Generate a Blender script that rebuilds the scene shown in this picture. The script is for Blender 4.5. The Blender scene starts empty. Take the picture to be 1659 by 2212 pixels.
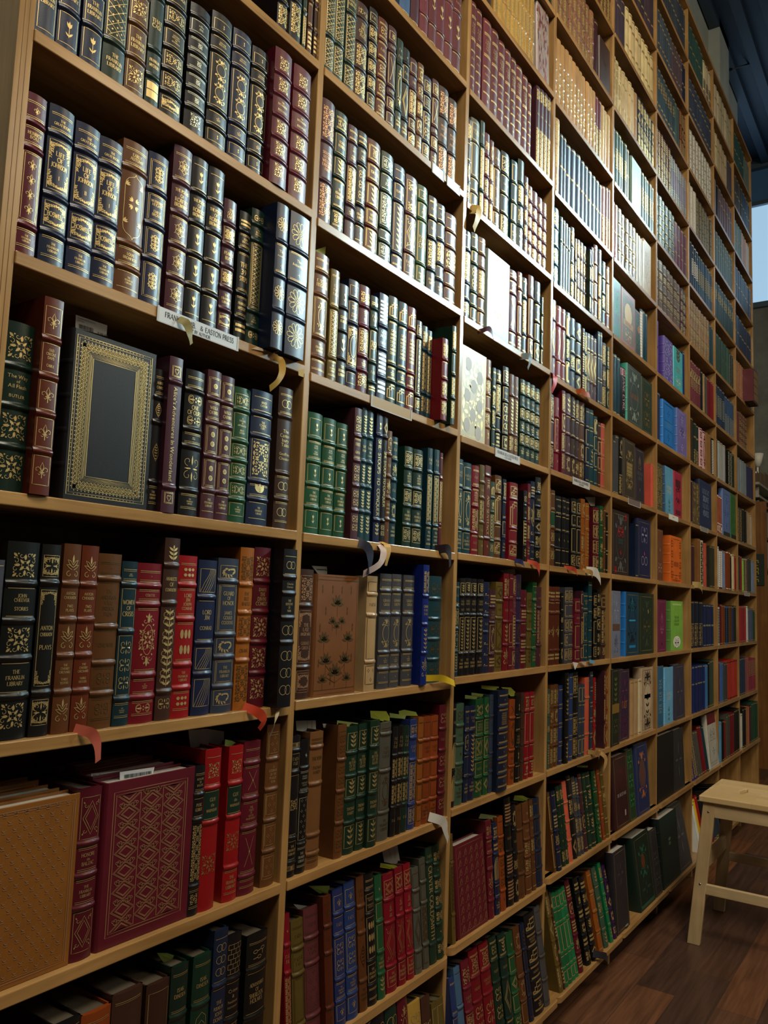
import bpy, math, random
from math import sin, cos, pi, radians, sqrt
from mathutils import Matrix, Vector

random.seed(7)
SC = bpy.context.scene
COL = SC.collection

# ------------------------------------------------------------------ camera
FOC, YAW, PITCH, ROLL = 1753.47, 0.970441, 0.106694, 0.0357205     # pixels / radians, frame 1659 x 2212
EYE = 1.25                                                        # camera height above the floor
CAMY = -1.0                                                       # one metre in front of the shelf fronts
_f = Vector((sin(YAW)*cos(PITCH), cos(YAW)*cos(PITCH), sin(PITCH)))
_r0 = Vector((cos(YAW), -sin(YAW), 0)); _u0 = _r0.cross(_f)
_r = cos(ROLL)*_r0 + sin(ROLL)*_u0
_u = _r.cross(_f)
cam = bpy.data.cameras.new('camera'); cam.sensor_fit = 'HORIZONTAL'; cam.sensor_width = 36
cam.lens = FOC/1659*36; cam.clip_start = 0.05; cam.clip_end = 100
co = bpy.data.objects.new('camera', cam); COL.objects.link(co)
M = Matrix((( _r.x, _u.x, -_f.x, 0), (_r.y, _u.y, -_f.y, CAMY), (_r.z, _u.z, -_f.z, EYE), (0, 0, 0, 1)))
co.matrix_world = M
SC.camera = co

# ------------------------------------------------------------------ world, lights, exposure
w = bpy.data.worlds.new('world'); SC.world = w; w.use_nodes = True
w.node_tree.nodes['Background'].inputs[0].default_value = (0.62, 0.72, 0.85, 1)
w.node_tree.nodes['Background'].inputs[1].default_value = 0.05
def area(name, loc, target, sx, sy, power, color, spread=180):
    l = bpy.data.lights.new(name, 'AREA'); l.shape = 'RECTANGLE'; l.size = sx; l.size_y = sy
    l.energy = power; l.color = color
    l.spread = radians(spread)
    o = bpy.data.objects.new(name, l); COL.objects.link(o); o.location = loc
    o.rotation_euler = (Vector(target)-Vector(loc)).to_track_quat('-Z', 'Y').to_euler()
    return o
area('ceiling_light_front', (0.5, -2.0, 5.0), (1.3, 0.0, 0.7), 1.8, 1.0, 185, (1.0, 0.88, 0.70))
area('ceiling_light_far', (3.0, -3.0, 3.7), (4.5, 0.0, 0.5), 1.8, 0.9, 62, (1.0, 0.84, 0.60))
area('daylight_window', (8.0, -3.2, 5.05), (2.15, 0.0, 2.2), 1.35, 1.25, 6.0, (0.66, 0.93, 1.0), 7.5)
vs = SC.view_settings; vs.view_transform = 'Standard'; vs.look = 'None'; vs.gamma = 1; vs.exposure = -0.3
vs.use_curve_mapping = False

# ------------------------------------------------------------------ projection helpers (pixel -> place on a wall-parallel plane)
def pix(x, y, yp=0.0):
    d = _f*FOC + _r*(x-829.5) - _u*(y-1106)
    t = (yp-CAMY)/d.y
    return d.x*t, EYE+d.z*t                        # x, z
def proj(x, y, z):
    q = Vector((x, y-CAMY, z-EYE)); k = q.dot(_f)
    return 829.5+FOC*q.dot(_r)/k, 1106-FOC*q.dot(_u)/k
def xat(px, z, yp=0.0):                            # x of the point at height z on plane yp seen at pixel column px
    lo, hi = 0.1, 12.0
    for _ in range(40):
        m = (lo+hi)/2
        if proj(m, yp, z)[0] < px: lo = m
        else: hi = m
    return lo
def zat(x, py, yp=0.0):
    lo, hi = -1.0, 6.0
    for _ in range(40):
        m = (lo+hi)/2
        if proj(x, yp, m)[1] > py: lo = m
        else: hi = m
    return lo

# ------------------------------------------------------------------ materials
def lin(h):
    h = h.lstrip('#'); c = [int(h[i:i+2], 16)/255 for i in (0, 2, 4)]
    return tuple((x/12.92 if x <= 0.04045 else ((x+0.055)/1.055)**2.4) for x in c)+(1,)
_MC = {}
def newmat(name):
    m = bpy.data.materials.new(name); m.use_nodes = True
    nt = m.node_tree; b = nt.nodes['Principled BSDF']
    return m, nt, b
def N(nt, t, **k):
    n = nt.nodes.new(t)
    for a, v in k.items():
        if a in n.inputs.keys(): n.inputs[a].default_value = v
        else: setattr(n, a, v)
    return n
def leather(h, rough=0.33, bump=0.2):
    key = ('L', h, rough)
    if key in _MC: return _MC[key]
    m, nt, b = newmat('leather_'+h.strip('#'))
    tc = N(nt, 'ShaderNodeTexCoord'); no = N(nt, 'ShaderNodeTexNoise', Scale=22.0, Detail=5.0)
    nt.links.new(tc.outputs['Object'], no.inputs['Vector'])
    mr = N(nt, 'ShaderNodeMapRange'); mr.inputs['To Min'].default_value = 0.72; mr.inputs['To Max'].default_value = 1.3
    nt.links.new(no.outputs['Fac'], mr.inputs['Value'])
    mx = N(nt, 'ShaderNodeMix', data_type='RGBA', blend_type='MULTIPLY'); mx.inputs[0].default_value = 1
    mx.inputs[6].default_value = lin(h); nt.links.new(mr.outputs[0], mx.inputs[7])
    nt.links.new(mx.outputs[2], b.inputs['Base Color'])
    vo = N(nt, 'ShaderNodeTexVoronoi', Scale=900.0)
    nt.links.new(tc.outputs['Object'], vo.inputs['Vector'])
    bp = N(nt, 'ShaderNodeBump', Strength=bump, Distance=0.0003)
    nt.links.new(vo.outputs['Distance'], bp.inputs['Height']); nt.links.new(bp.outputs[0], b.inputs['Normal'])
    b.inputs['Roughness'].default_value = rough; b.inputs['Specular IOR Level'].default_value = 0.42
    _MC[key] = m; return m
def plain(name, h, rough=0.5, metal=0.0, spec=0.5, emit=0.0):
    key = ('P', name, h, rough, metal)
    if key in _MC: return _MC[key]
    m, nt, b = newmat(name)
    b.inputs['Base Color'].default_value = lin(h); b.inputs['Roughness'].default_value = rough
    b.inputs['Metallic'].default_value = metal; b.inputs['Specular IOR Level'].default_value = spec
    if emit:
        b.inputs['Emission Color'].default_value = lin(h); b.inputs['Emission Strength'].default_value = emit
    _MC[key] = m; return m
def gilt(kind='g'):
    h = {'g': '#d2b87c', 's': '#c9cbb4', 'p': '#c89a72', 'w': '#d8d8d0', 'k': '#17130f', 'b': '#6b5431'}.get(kind, kind)
    if kind in ('k', 'w') or kind.startswith('#'): return plain('foil_'+h.strip('#'), h, 0.5, 0.0)
    return plain('gilt_'+kind, h, 0.42, 0.75)
PAPER = plain('paper_edges', '#4c4437', 0.75)
def wood(name, c1, c2, axis, rough=0.3, scale=1.0):
    m, nt, b = newmat(name)
    tc = N(nt, 'ShaderNodeTexCoord'); mp = N(nt, 'ShaderNodeMapping')
    s = [26.0*scale]*3; s[axis] = 1.6*scale; mp.inputs['Scale'].default_value = s
    nt.links.new(tc.outputs['Object'], mp.inputs['Vector'])
    no = N(nt, 'ShaderNodeTexNoise', Scale=1.6, Detail=7.0, Roughness=0.62, Distortion=0.35)
    nt.links.new(mp.outputs[0], no.inputs['Vector'])
    cr = N(nt, 'ShaderNodeValToRGB'); e = cr.color_ramp.elements
    e[0].position = 0.32; e[0].color = lin(c2); e[1].position = 0.68; e[1].color = lin(c1)
    nt.links.new(no.outputs['Fac'], cr.inputs[0])
    n2 = N(nt, 'ShaderNodeTexNoise', Scale=7.0, Detail=3.0); nt.links.new(tc.outputs['Object'], n2.inputs['Vector'])
    mr = N(nt, 'ShaderNodeMapRange'); mr.inputs['From Min'].default_value = 0.3; mr.inputs['From Max'].default_value = 0.7
    mr.inputs['To Min'].default_value = 0.82; mr.inputs['To Max'].default_value = 1.1
    nt.links.new(n2.outputs['Fac'], mr.inputs['Value'])
    mx = N(nt, 'ShaderNodeMix', data_type='RGBA', blend_type='MULTIPLY'); mx.inputs[0].default_value = 1
    nt.links.new(cr.outputs[0], mx.inputs[6]); nt.links.new(mr.outputs[0], mx.inputs[7])
    nt.links.new(mx.outputs[2], b.inputs['Base Color'])
    b.inputs['Roughness'].default_value = rough
    bp = N(nt, 'ShaderNodeBump', Strength=0.08, Distance=0.001); nt.links.new(no.outputs['Fac'], bp.inputs['Height'])
    nt.links.new(bp.outputs[0], b.inputs['Normal'])
    return m
WOODX = wood('varnished_maple_shelf', '#b08a56', '#8c683a', 0, 0.25)
WOODZ = wood('varnished_maple_upright', '#ac8854', '#8b683c', 2, 0.25)
BIRCH = wood('pale_birch', '#cdb78e', '#b8a074', 1, 0.45)
BIRCHZ = wood('pale_birch_leg', '#c2aa80', '#ad9468', 2, 0.45)

# ------------------------------------------------------------------ mesh helpers
class MB:
    def __init__(s): s.v = []; s.f = []; s.m = []; s.s = []; s.mats = []; s.mi = {}
    def mat(s, m):
        if m.name not in s.mi: s.mi[m.name] = len(s.mats); s.mats.append(m)
        return s.mi[m.name]
    def add(s, vs, fs, m, smooth=False):
        o = len(s.v); k = s.mat(m); s.v += vs
        for f in fs: s.f.append(tuple(i+o for i in f)); s.m.append(k); s.s.append(smooth)
    def box(s, a, b, m):
        x0, y0, z0 = a; x1, y1, z1 = b
        s.add([(x0,y0,z0),(x1,y0,z0),(x1,y1,z0),(x0,y1,z0),(x0,y0,z1),(x1,y0,z1),(x1,y1,z1),(x0,y1,z1)],
              [(0,3,2,1),(4,5,6,7),(0,1,5,4),(1,2,6,5),(2,3,7,6),(3,0,4,7)], m)
    def merge(s, o, T):
        off = len(s.v); ks = [s.mat(m) for m in o.mats]
        s.v += [tuple(T @ Vector(p)) for p in o.v]
        for f, m, sm in zip(o.f, o.m, o.s):
            s.f.append(tuple(i+off for i in f)); s.m.append(ks[m]); s.s.append(sm)
    def build(s, name, parent=None):
        me = bpy.data.meshes.new(name); me.from_pydata(s.v, [], s.f)
        for m in s.mats: me.materials.append(m)
        me.polygons.foreach_set('material_index', s.m); me.polygons.foreach_set('use_smooth', s.s)
        me.update()
        o = bpy.data.objects.new(name, me); COL.objects.link(o)
        if parent: o.parent = parent
        return o
def tag(o, label=None, cat=None, group=None, kind=None):
    if label: o['label'] = label
    if cat: o['category'] = cat
    if group: o['group'] = group
    if kind: o['kind'] = kind
    return o
def empty(name, loc=(0, 0, 0), rx=0.0):
    o = bpy.data.objects.new(name, None); COL.objects.link(o); o.location = loc; o.rotation_euler = (rx, 0, 0)
    o.empty_display_size = 0.02
    return o
def bevel(o, wd, seg=2):
    b = o.modifiers.new('bevel', 'BEVEL'); b.width = wd; b.segments = seg; b.limit_method = 'ANGLE'; b.angle_limit = 0.7
    return o
def structure(o): o['kind'] = 'structure'; return o
# ------------------------------------------------------------------ gilt drawing on a spine or a cover
class Gilt:
    def __init__(s, surf, lw, maxdx, lod=2):
        s.v = []; s.f = []; s.surf = surf; s.lw = lw; s.md = maxdx; s.lod = lod
    def P(s, x, z): return (x, s.surf(x)-0.00045, z)
    def line(s, pts, wd=1.0, closed=False):
        q = []
        pts = list(pts)+([pts[0]] if closed else [])
        for (x0, z0), (x1, z1) in zip(pts, pts[1:]):
            n = max(1, int(abs(x1-x0)/s.md+0.99))
            for k in range(n): q.append((x0+(x1-x0)*k/n, z0+(z1-z0)*k/n))
        q.append(pts[-1]); h = s.lw*wd/2; o = len(s.v); n = len(q)
        for i in range(n):
            x0, z0 = q[max(i-1, 0)]; x1, z1 = q[min(i+1, n-1)]
            if closed and i in (0, n-1): x0, z0 = q[n-2]; x1, z1 = q[1]
            dx, dz = x1-x0, z1-z0; L = sqrt(dx*dx+dz*dz) or 1e-9
            nx, nz = -dz/L*h, dx/L*h; x, z = q[i]
            s.v += [s.P(x+nx, z+nz), s.P(x-nx, z-nz)]
        for i in range(n-1):
            k = o+2*i; s.f.append((k, k+1, k+3, k+2))
    def poly(s, pts):
        o = len(s.v); s.v += [s.P(x, z) for x, z in pts]; s.f.append(tuple(range(o, o+len(pts))))
    def dot(s, x, z, r, r2=None, n=6):
        r2 = r2 or r
        s.poly([(x+r*cos(2*pi*i/n), z+r2*sin(2*pi*i/n)) for i in range(n)])
    def ring(s, x, z, rx, rz, wd=1.0, n=14):
        s.line([(x+rx*cos(2*pi*i/n), z+rz*sin(2*pi*i/n)) for i in range(n)], wd, True)
    def leaf(s, x, z, L, wd, ang):
        c, t = cos(ang), sin(ang); P = []
        for u, v in ((0, 0), (.28, .42), (.6, .42), (1, 0), (.6, -.42), (.28, -.42)):
            P.append((x+L*u*c-wd*v*t, z+L*u*t+wd*v*c))
        s.poly(P)
    def spiral(s, x, z, r, a0, turn, wd=1.0, n=12):
        if s.lod < 2: n = 7
        s.line([(x+r*(1-.8*i/n)*cos(a0+turn*i/n), z+r*(1-.8*i/n)*sin(a0+turn*i/n)) for i in range(n+1)], wd)
    def rect(s, x, z, a, b, wd=1.0): s.line([(x-a, z-b), (x+a, z-b), (x+a, z+b), (x-a, z+b)], wd, True)
    def strip(s, x, z, a, b):                       # solid bar, follows the curve of the spine
        n = max(1, int(2*a/s.md+0.99))
        for k in range(n):
            x0 = x-a+2*a*k/n; x1 = x-a+2*a*(k+1)/n
            s.poly([(x0, z-b), (x1, z-b), (x1, z+b), (x0, z+b)])

def o_q(G, x, z, a, b):
    s = min(a, b)
    for sx in (-1, 1):
        for sz in (-1, 1):
            G.leaf(x+sx*.1*s, z+sz*.1*s, .5*s, .24*s, math.atan2(sz, sx)); G.leaf(x+sx*.97*s, z+sz*.97*s, .45*s, .22*s, math.atan2(-sz, -sx))
            G.spiral(x+sx*.33*s, z+sz*.76*s, .24*s, 0, 5*sx); G.spiral(x+sx*.76*s, z+sz*.33*s, .24*s, pi/2, -5*sz)
            G.dot(x+sx*.88*s, z+sz*.6*s, .07*s); G.dot(x+sx*.6*s, z+sz*.92*s, .07*s)
    for k in range(4): G.leaf(x+.4*s*cos(k*pi/2), z+.4*s*sin(k*pi/2), .5*s, .26*s, k*pi/2)
    G.ring(x, z, .3*s, .3*s)
def o_y(G, x, z, a, b):
    s = min(a, b*.62); t = b
    G.leaf(x, z+.25*t, .75*t, .34*s, pi/2)
    for m in (-1, 1):
        G.line([(x, z+.1*t), (x+m*.35*s, z+.42*t), (x+m*.8*s, z+.55*t), (x+m*.6*s, z+.25*t), (x+m*.2*s, z-.05*t)], 1.2)
        G.line([(x, z-.1*t), (x+m*.5*s, z+.1*t), (x+m*.95*s, z+.12*t), (x+m*.55*s, z-.15*t), (x+m*.15*s, z-.3*t)], 1.2)
        G.spiral(x+m*.5*s, z-.68*t, .46*s, pi/2, -m*5.4, 1.2)
def o_f(G, x, z, a, b):
    s = min(a, b*.75)
    G.line([(x, z-.15*s), (x-.25*s, z+.45*s), (x, z+1.05*s), (x+.25*s, z+.45*s), (x, z-.15*s)])
    for m in (-1, 1):
        G.line([(x+m*.1*s, z-.2*s), (x+m*.2*s, z+.15*s), (x+m*.5*s, z+.42*s), (x+m*.82*s, z+.25*s), (x+m*.8*s, z-.05*s), (x+m*.6*s, z-.08*s)])
        G.line([(x+m*.08*s, z-.35*s), (x+m*.35*s, z-.6*s), (x+m*.5*s, z-.45*s)])
    G.line([(x-.35*s, z-.25*s), (x+.35*s, z-.25*s)], 1.6); G.line([(x, z-.3*s), (x, z-1.0*s)], 1.6)
def o_v(G, x, z, a, b):
    n = max(3, int(b/a*2.6)); G.line([(x, z-b), (x, z+b)])
    for i in range(n):
        zz = z-b+2*b*(i+.2)/n
        for m in (-1, 1): G.leaf(x, zz, .85*a, .34*a, pi/2-m*.95)
    G.leaf(x, z+.82*b, .5*a, .3*a, pi/2)
def o_w(G, x, z, a, b):
    A, B = a*.72, min(b*.85, a*1.05); n = 14
    for i in range(n):
        t = 2*pi*i/n+.2; G.leaf(x+A*cos(t), z+B*sin(t), .42*a, .2*a, t+pi/2+.5*(1 if cos(t) > 0 else -1))
    G.ring(x, z, A, B, .7)
def o_r(G, x, z, a, b):
    s = min(a, b); n = 11
    for i in range(n):
        t = 2*pi*i/n; u = 2*pi*(i+.5)/n; p = 2*pi*(i+1)/n
        G.line([(x+.7*s*cos(t), z+.7*s*sin(t)), (x+.98*s*cos(t+.12), z+.98*s*sin(t+.12)), (x+1.04*s*cos(u), z+1.04*s*sin(u)), (x+.98*s*cos(p-.12), z+.98*s*sin(p-.12)), (x+.7*s*cos(p), z+.7*s*sin(p))])
        G.line([(x+.7*s*cos(t), z+.7*s*sin(t)), (x+.22*s*cos(u), z+.22*s*sin(u)), (x+.7*s*cos(p), z+.7*s*sin(p))])
    G.ring(x, z, .12*s, .12*s)
def o_c(G, x, z, a, b):                             # leafy border inside the frame
    G.rect(x, z, a*.98, b*.98)
    rr = random.Random(int(b*1e5)); L = .17*a
    def tuft(cx, cz, out):
        for k in range(3): G.leaf(cx, cz, L*rr.uniform(.8, 1.25), L*.42, out+(k-1)*1.0+rr.uniform(-.3, .3))
        G.dot(cx+rr.uniform(-.06, .06)*a, cz+rr.uniform(-.06, .06)*a, .035*a, n=5)
    for q in (-1, 1):
        zz = z+q*b*.98
        for k in range(9):
            t = -1+2*k/8.0; dip = .10+.16*abs(t)
            tuft(x+.86*a*t, zz-q*(.16+dip*.5)*a, -q*pi/2+.5*t); tuft(x+.86*a*t, zz-q*(.1+dip*1.6)*a, -q*pi/2-.5*t)
        n = int(min(.62*b, 1.5*a)/(L*1.15))
        for m in (-1, 1):
            for k in range(n):
                tuft(x+m*a*(.86-.05*(k % 2)), zz-q*(.4*a+k*L*1.15), -q*pi/2+m*.5*q)
                if k < n*.5: tuft(x+m*a*.66, zz-q*(.45*a+k*L*1.15), -q*pi/2+m*.8*q)
def o_E(G, x, z, a, b):                             # pointed ogee outline with scattered leaf pairs
    for m in (-1, 1):
        G.line([(x, z+b), (x+m*.12*a, z+.92*b), (x+m*.6*a, z+.84*b), (x+m*.8*a, z+.74*b), (x+m*.86*a, z+.62*b), (x+m*.86*a, z-.62*b), (x+m*.8*a, z-.74*b), (x+m*.6*a, z-.84*b), (x+m*.12*a, z-.92*b), (x, z-b)])
        for zz in (.62, -.52): 
            for k in range(3): G.leaf(x+m*.84*a, z+zz*b, .42*a, .17*a, (pi/2 if m < 0 else pi/2)+m*(.5+.5*k))
        for q in (1, -1):
            for k in range(3): G.leaf(x+m*.12*a, z+(.17 if q > 0 else .02)*b, .4*a, .17*a, q*pi/2-m*q*(.5+.55*k))
def o_K(G, x, z, a, b):                             # interlaced knot of loops
    s = min(a, b*.8)
    for zz in (-.5, 0, .5):
        for m in (-1, 1): G.ring(x+m*.26*s, z+zz*s, .36*s, .36*s, 1.3, 12)
    for q in (-1, 1):
        G.ring(x, z+q*.82*s, .28*s, .24*s, 1.3, 12)
        for m in (-1, 1): G.spiral(x+m*.62*s, z+q*.62*s, .26*s, q*pi/2, m*q*5, 1.3)
def o_Q(G, x, z, a, b):                             # six-lobed knot
    s = min(a, b)
    for k in range(6):
        t = k*pi/3+pi/6; G.ring(x+.42*s*cos(t), z+.5*s*sin(t), .34*s, .36*s, 1.0, 12); G.leaf(x+.8*s*cos(t), z+.88*s*sin(t), .22*s, .09*s, t)
    for k in range(4): G.leaf(x, z, .3*s, .1*s, k*pi/2)
def o_m(G, x, z, a, b):
    s = min(a, b*.6); t = min(b, s*1.9)
    G.line([(x, z+t), (x+.6*s, z+.35*t), (x+.75*s, z), (x+.6*s, z-.35*t), (x, z-t), (x-.6*s, z-.35*t), (x-.75*s, z), (x-.6*s, z+.35*t)], 1.2, True)
    for k in range(6):
        zz = z-t*.75+1.5*t*k/5; w = .5*s*(1-abs(zz-z)/t)
        for m in (-1, 1): G.leaf(x, zz, w+.12*s, .3*s, pi/2-m*.9)
def o_l(G, x, z, a, b):
    G.rect(x, z, a, b); st = a*.9; n = int((b+a)*2/st)+1
    for i in range(-1, n):
        for m in (-1, 1):
            p = []
            for k in range(9):
                xx = -a+2*a*k/8; zz = -b+i*st+(xx+a if m > 0 else a-xx)*.8 - a
                if -b < zz < b: p.append((x+xx, z+zz))
            if len(p) > 1: G.line(p, .9)
    nz = int(2*b/(st*.8))
    for i in range(nz):
        zz = z-b+st*.8*(i+.5)
        for m in (-.5, .0, .5):
            if G.lod > 1: G.dot(x+m*a, zz+(st*.4 if m else 0), .09*a)
def o_d(G, x, z, a, b):
    for k in (1, .72): G.line([(x, z+b*.95*k), (x+a*.95*k, z), (x, z-b*.95*k), (x-a*.95*k, z)], 1.1, True)
    if G.lod > 1:
        for sx in (-1, 1):
            for sz in (-1, 1):
                G.spiral(x+sx*.68*a, z+sz*.72*b, .26*a, 0, 5*sx); G.leaf(x+sx*.95*a, z+sz*.95*b, .3*a, .15*a, math.atan2(-sz*b, -sx*a))
def o_k(G, x, z, a, b):
    n = max(1, int(b/a*1.25)); r = min(a*.55, b*.9)
    for i in range(n):
        zz = z-b+2*b*(i+.5)/n
        for m in (-1, 1): G.ring(x+m*.42*a, zz, r, min(r, b/n*1.25), 1.3)
def o_s(G, x, z, a, b):
    n = max(1, round(b/a*.9)); h = b/n
    for i in range(n):
        zz = z-b+h*(2*i+1)
        for m in (-1, 1):
            G.spiral(x+m*.48*a, zz+.42*h, .46*a, -pi/2, m*5.5, 1.1); G.spiral(x+m*.48*a, zz-.42*h, .46*a, pi/2, -m*5.5, 1.1)
            G.leaf(x+m*.1*a, zz, .75*a, .18*a, 0 if m > 0 else pi)
        G.leaf(x, zz+.2*h, .6*h, .2*a, pi/2); G.leaf(x, zz-.2*h, .6*h, .2*a, -pi/2)
def o_a(G, x, z, a, b):
    n = max(1, round(b/a*1.35)); h = b/n
    for i in range(n):
        zz = z-b+h*(2*i+1); r = min(a, h*1.25)
        for k in range(6): G.leaf(x+.08*r*cos(k*pi/3), zz+.08*r*sin(k*pi/3), .4*r, .19*r, k*pi/3+.5)
        for m in (-1, 1):
            for q in (-1, 1):
                G.spiral(x+m*.56*a, zz+q*.52*h, .36*r, q*pi/2, -m*q*5, 1.3)
                G.leaf(x+m*.3*a, zz+q*.86*h, .42*r, .22*r, pi if m < 0 else 0); G.leaf(x+m*.9*a, zz+q*.1*h, .5*r, .22*r, q*pi/2)
                G.leaf(x+m*.2*a, zz+q*.45*h, .3*r, .16*r, q*pi/2+m*.6)
                G.dot(x+m*.92*a, zz+q*.9*h, .09*r); G.dot(x+m*.3*a, zz+q*.62*h, .08*r); G.dot(x+m*.58*a, zz+q*.52*h, .09*r)
            G.leaf(x+m*.45*a, zz, .4*r, .2*r, 0 if m > 0 else pi)
def o_t(G, x, z, a, b):
    s = min(a, b*.6)
    for m in (-.45, 0, .45): G.leaf(x, z+.2*s, 1.0*s*(1-.25*abs(m)), .36*s, pi/2-m)
    G.line([(x, z+.3*s), (x, z-1.1*s)], 1.3); G.leaf(x, z-.95*s, .95*s, .28*s, pi/2-.7); G.leaf(x, z-.95*s, .7*s, .26*s, pi/2+.8)
def o_h(G, x, z, a, b):
    s = min(a, b); G.rect(x, z, s, s); G.rect(x, z, .84*s, .84*s)
    G.line([(x, z-.62*s), (x-.45*s, z), (x-.42*s, z+.38*s), (x-.18*s, z+.45*s), (x, z+.25*s), (x+.18*s, z+.45*s), (x+.42*s, z+.38*s), (x+.45*s, z)], 1.5, True)
def o_x(G, x, z, a, b):
    G.line([(x-.7*a, z-.85*b), (x+.7*a, z+.85*b)]); G.line([(x+.7*a, z-.85*b), (x-.7*a, z+.85*b)]); G.dot(x, z, .14*a)
def o_p(G, x, z, a, b):
    G.rect(x, z, a, b); st = a*.8; n = max(1, int(2*b/st))
    for i in range(n):
        zz = z-b+2*b*(i+.5)/n
        for m in ((-.5, .5) if i % 2 else (0,)):
            for k in range(4): G.dot(x+m*a+.17*a*cos(k*pi/2), zz+.17*a*sin(k*pi/2), .07*a, n=4)
def o_g(G, x, z, a, b):
    s = .34*a
    G.line([(x-a, z+b-2*s), (x-a+s, z+b-2*s), (x-a+s, z+b-s), (x-a+2*s, z+b-s), (x-a+2*s, z+b), (x+a, z+b), (x+a, z-b), (x-a, z-b), (x-a, z+b-2*s)], 2.2)
    G.line([(x-.6*a, z-b+.5*s), (x-.6*a, z+b-2.3*s), (x-.2*a, z+b-2.3*s), (x-.2*a, z+b-1.3*s), (x+.65*a, z+b-1.3*s)], 1.6)
def o_n(G, x, z, a, b):
    n = max(2, int(b/.0042))
    for i in range(n): G.strip(x, z-b+2*b*(i+.5)/n, a, b/n*.55)
def o_z(G, x, z, a, b):
    n = max(2, int(b/a*1.6)); p = []
    for i in range(n+1): p.append((x+(a*.8 if i % 2 else -a*.8), z-b+2*b*i/n))
    G.line(p, 1.5); G.rect(x, z, a, b)
    for i in range(n): G.dot(x+(-a*.5 if i % 2 == 0 else a*.5)*-1, z-b+2*b*(i+.5)/n, .12*a, .2*a, 4)
def o_u(G, x, z, a, b):
    G.rect(x, z, a, b, 1.2)
    for k in range(5):
        t = k/5.0; G.line([(x-a*(.95-.25*k), z-b), (x-a*(.55-.3*k), z-.2*b), (x+a*(.0+.2*k), z+.55*b), (x+a*(.15+.2*k), z+b)], 1.0)
def o_i(G, x, z, a, b):
    n = max(3, int(b/a*4))
    for i in range(n+1): G.line([(x-a, z-b+2*b*i/n), (x+a, z-b+2*b*i/n)])
    for i in range(n):
        for m in ((-1, -.3, .4, 1) if i % 2 else (-.65, .05, .75)): G.line([(x+m*a, z-b+2*b*i/n), (x+m*a, z-b+2*b*(i+1)/n)])
def o_o(G, x, z, a, b):
    G.ring(x, z, .62*a, .55*b, 1.3, 18)
    for q in (-1, 1):
        G.leaf(x, z+q*.6*b, .38*b, .4*a, q*pi/2)
        for m in (-1, 1):
            G.spiral(x+m*.4*a, z+q*.68*b, .28*a, 0, 5*m*q, 1.2); G.leaf(x+m*.55*a, z+q*.5*b, .3*a, .2*a, q*pi/2-m*q*.8); G.leaf(x+m*.2*a, z+q*.8*b, .3*a, .18*a, q*pi/2-m*q*.6)
def o_j(G, x, z, a, b):
    n = max(2, round(b/a*1.1))
    for i in range(n):
        zz = z-b+2*b*(i+.5)/n
        for m in (-.6, 0, .6): G.dot(x+m*a, zz, .25*a, b/n*.62, 8)
def o_e(G, x, z, a, b):
    s = min(a, b)*.45; G.leaf(x, z-.8*s, 1.7*s, .5*s, pi/2); G.leaf(x-.6*s, z, .8*s, .4*s, .6); G.leaf(x+.6*s, z-.2*s, .7*s, .4*s, pi-.4)
def o_R(G, x, z, a, b):                             # small rosette
    s = min(a*.42, b*.8)
    G.ring(x, z, s, s, 1.4, 12); G.dot(x, z, s*.25)
    for k in range(6): G.dot(x+.62*s*cos(k*pi/3), z+.62*s*sin(k*pi/3), s*.24)
def o_b(G, x, z, a, b):                             # solid leaf block with rules
    n = max(2, int(b/.006))
    for i in range(n): G.strip(x, z-b+2*b*(i+.5)/n, a, b/n*.9)
def o_C(G, x, z, a, b):                             # arched tracery
    for k in (1, .75, .5):
        G.line([(x-a*k, z-b), (x-a*k, z+.3*b), (x-a*k*.6, z+b*(.3+.55*k)), (x, z+b*(.35+.6*k)), (x+a*k*.6, z+b*(.3+.55*k)), (x+a*k, z+.3*b), (x+a*k, z-b)], 1.1)
    G.line([(x-.2*a, z-b), (x-.1*a, z-.2*b), (x-.25*a, z+.2*b), (x, z+.5*b), (x+.25*a, z+.2*b), (x+.1*a, z-.2*b), (x+.2*a, z-b)])
def o_O(G, x, z, a, b):                             # magnifying glasses
    for cx, cz, dx, dz in ((-.45, .25, .7, .1), (.55, .45, 0, -.75), (.1, -.5, -.8, -.1)):
        G.ring(x+cx*a, z+cz*b, .27*a, .2*b, 1.4, 12); L = sqrt(dx*dx+dz*dz)
        G.line([(x+cx*a+.27*a*dx/L, z+cz*b+.2*b*dz/L), (x+cx*a+dx*a, z+cz*b+dz*b)], 1.6)
def o_L(G, x, z, a, b):                             # long diagonal dashes
    n = max(2, round(b/a*1.1))
    for i in range(n):
        zz = z-b+2*b*(i+.5)/n; G.poly([(x-.8*a, zz-.5*a), (x-.55*a, zz-.5*a), (x+.8*a, zz+.6*a), (x+.5*a, zz+.6*a)])
        G.line([(x-.9*a, zz-.7*a), (x+.9*a, zz-.7*a)], .8)
ORN = {k[2:]: v for k, v in list(globals().items()) if k.startswith('o_') and len(k) == 3}
DECOR = dict(q='square gilt medallions', f='gilt fleurs-de-lis', y='gilt palmettes', v='gilt leafy stems', w='gilt wreaths', r='gilt rosettes', c='gilt floral borders',
             m='pointed gilt lozenges', l='gilt lattice panels', d='gilt diamonds', k='interlaced gilt rings', s='gilt scrollwork', a='dense gilt arabesques', t='gilt tulips',
             h='gilt hearts', x='crossed gilt lines', p='gilt dot pattern', g='stepped gilt frames', n='bold gilt bars', z='gilt zigzags', u='fanned gilt lines', i='gilt brickwork',
             o='gilt oval frames', j='gilt ball motifs', e='small gilt emblems', b='solid gilt blocks', C='gilt arches', O='gilt magnifying glasses', L='slanting gilt dashes', R='small gilt roundels', E='pointed gilt outline', K='interlaced gilt knots', Q='lobed gilt knots')

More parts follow.
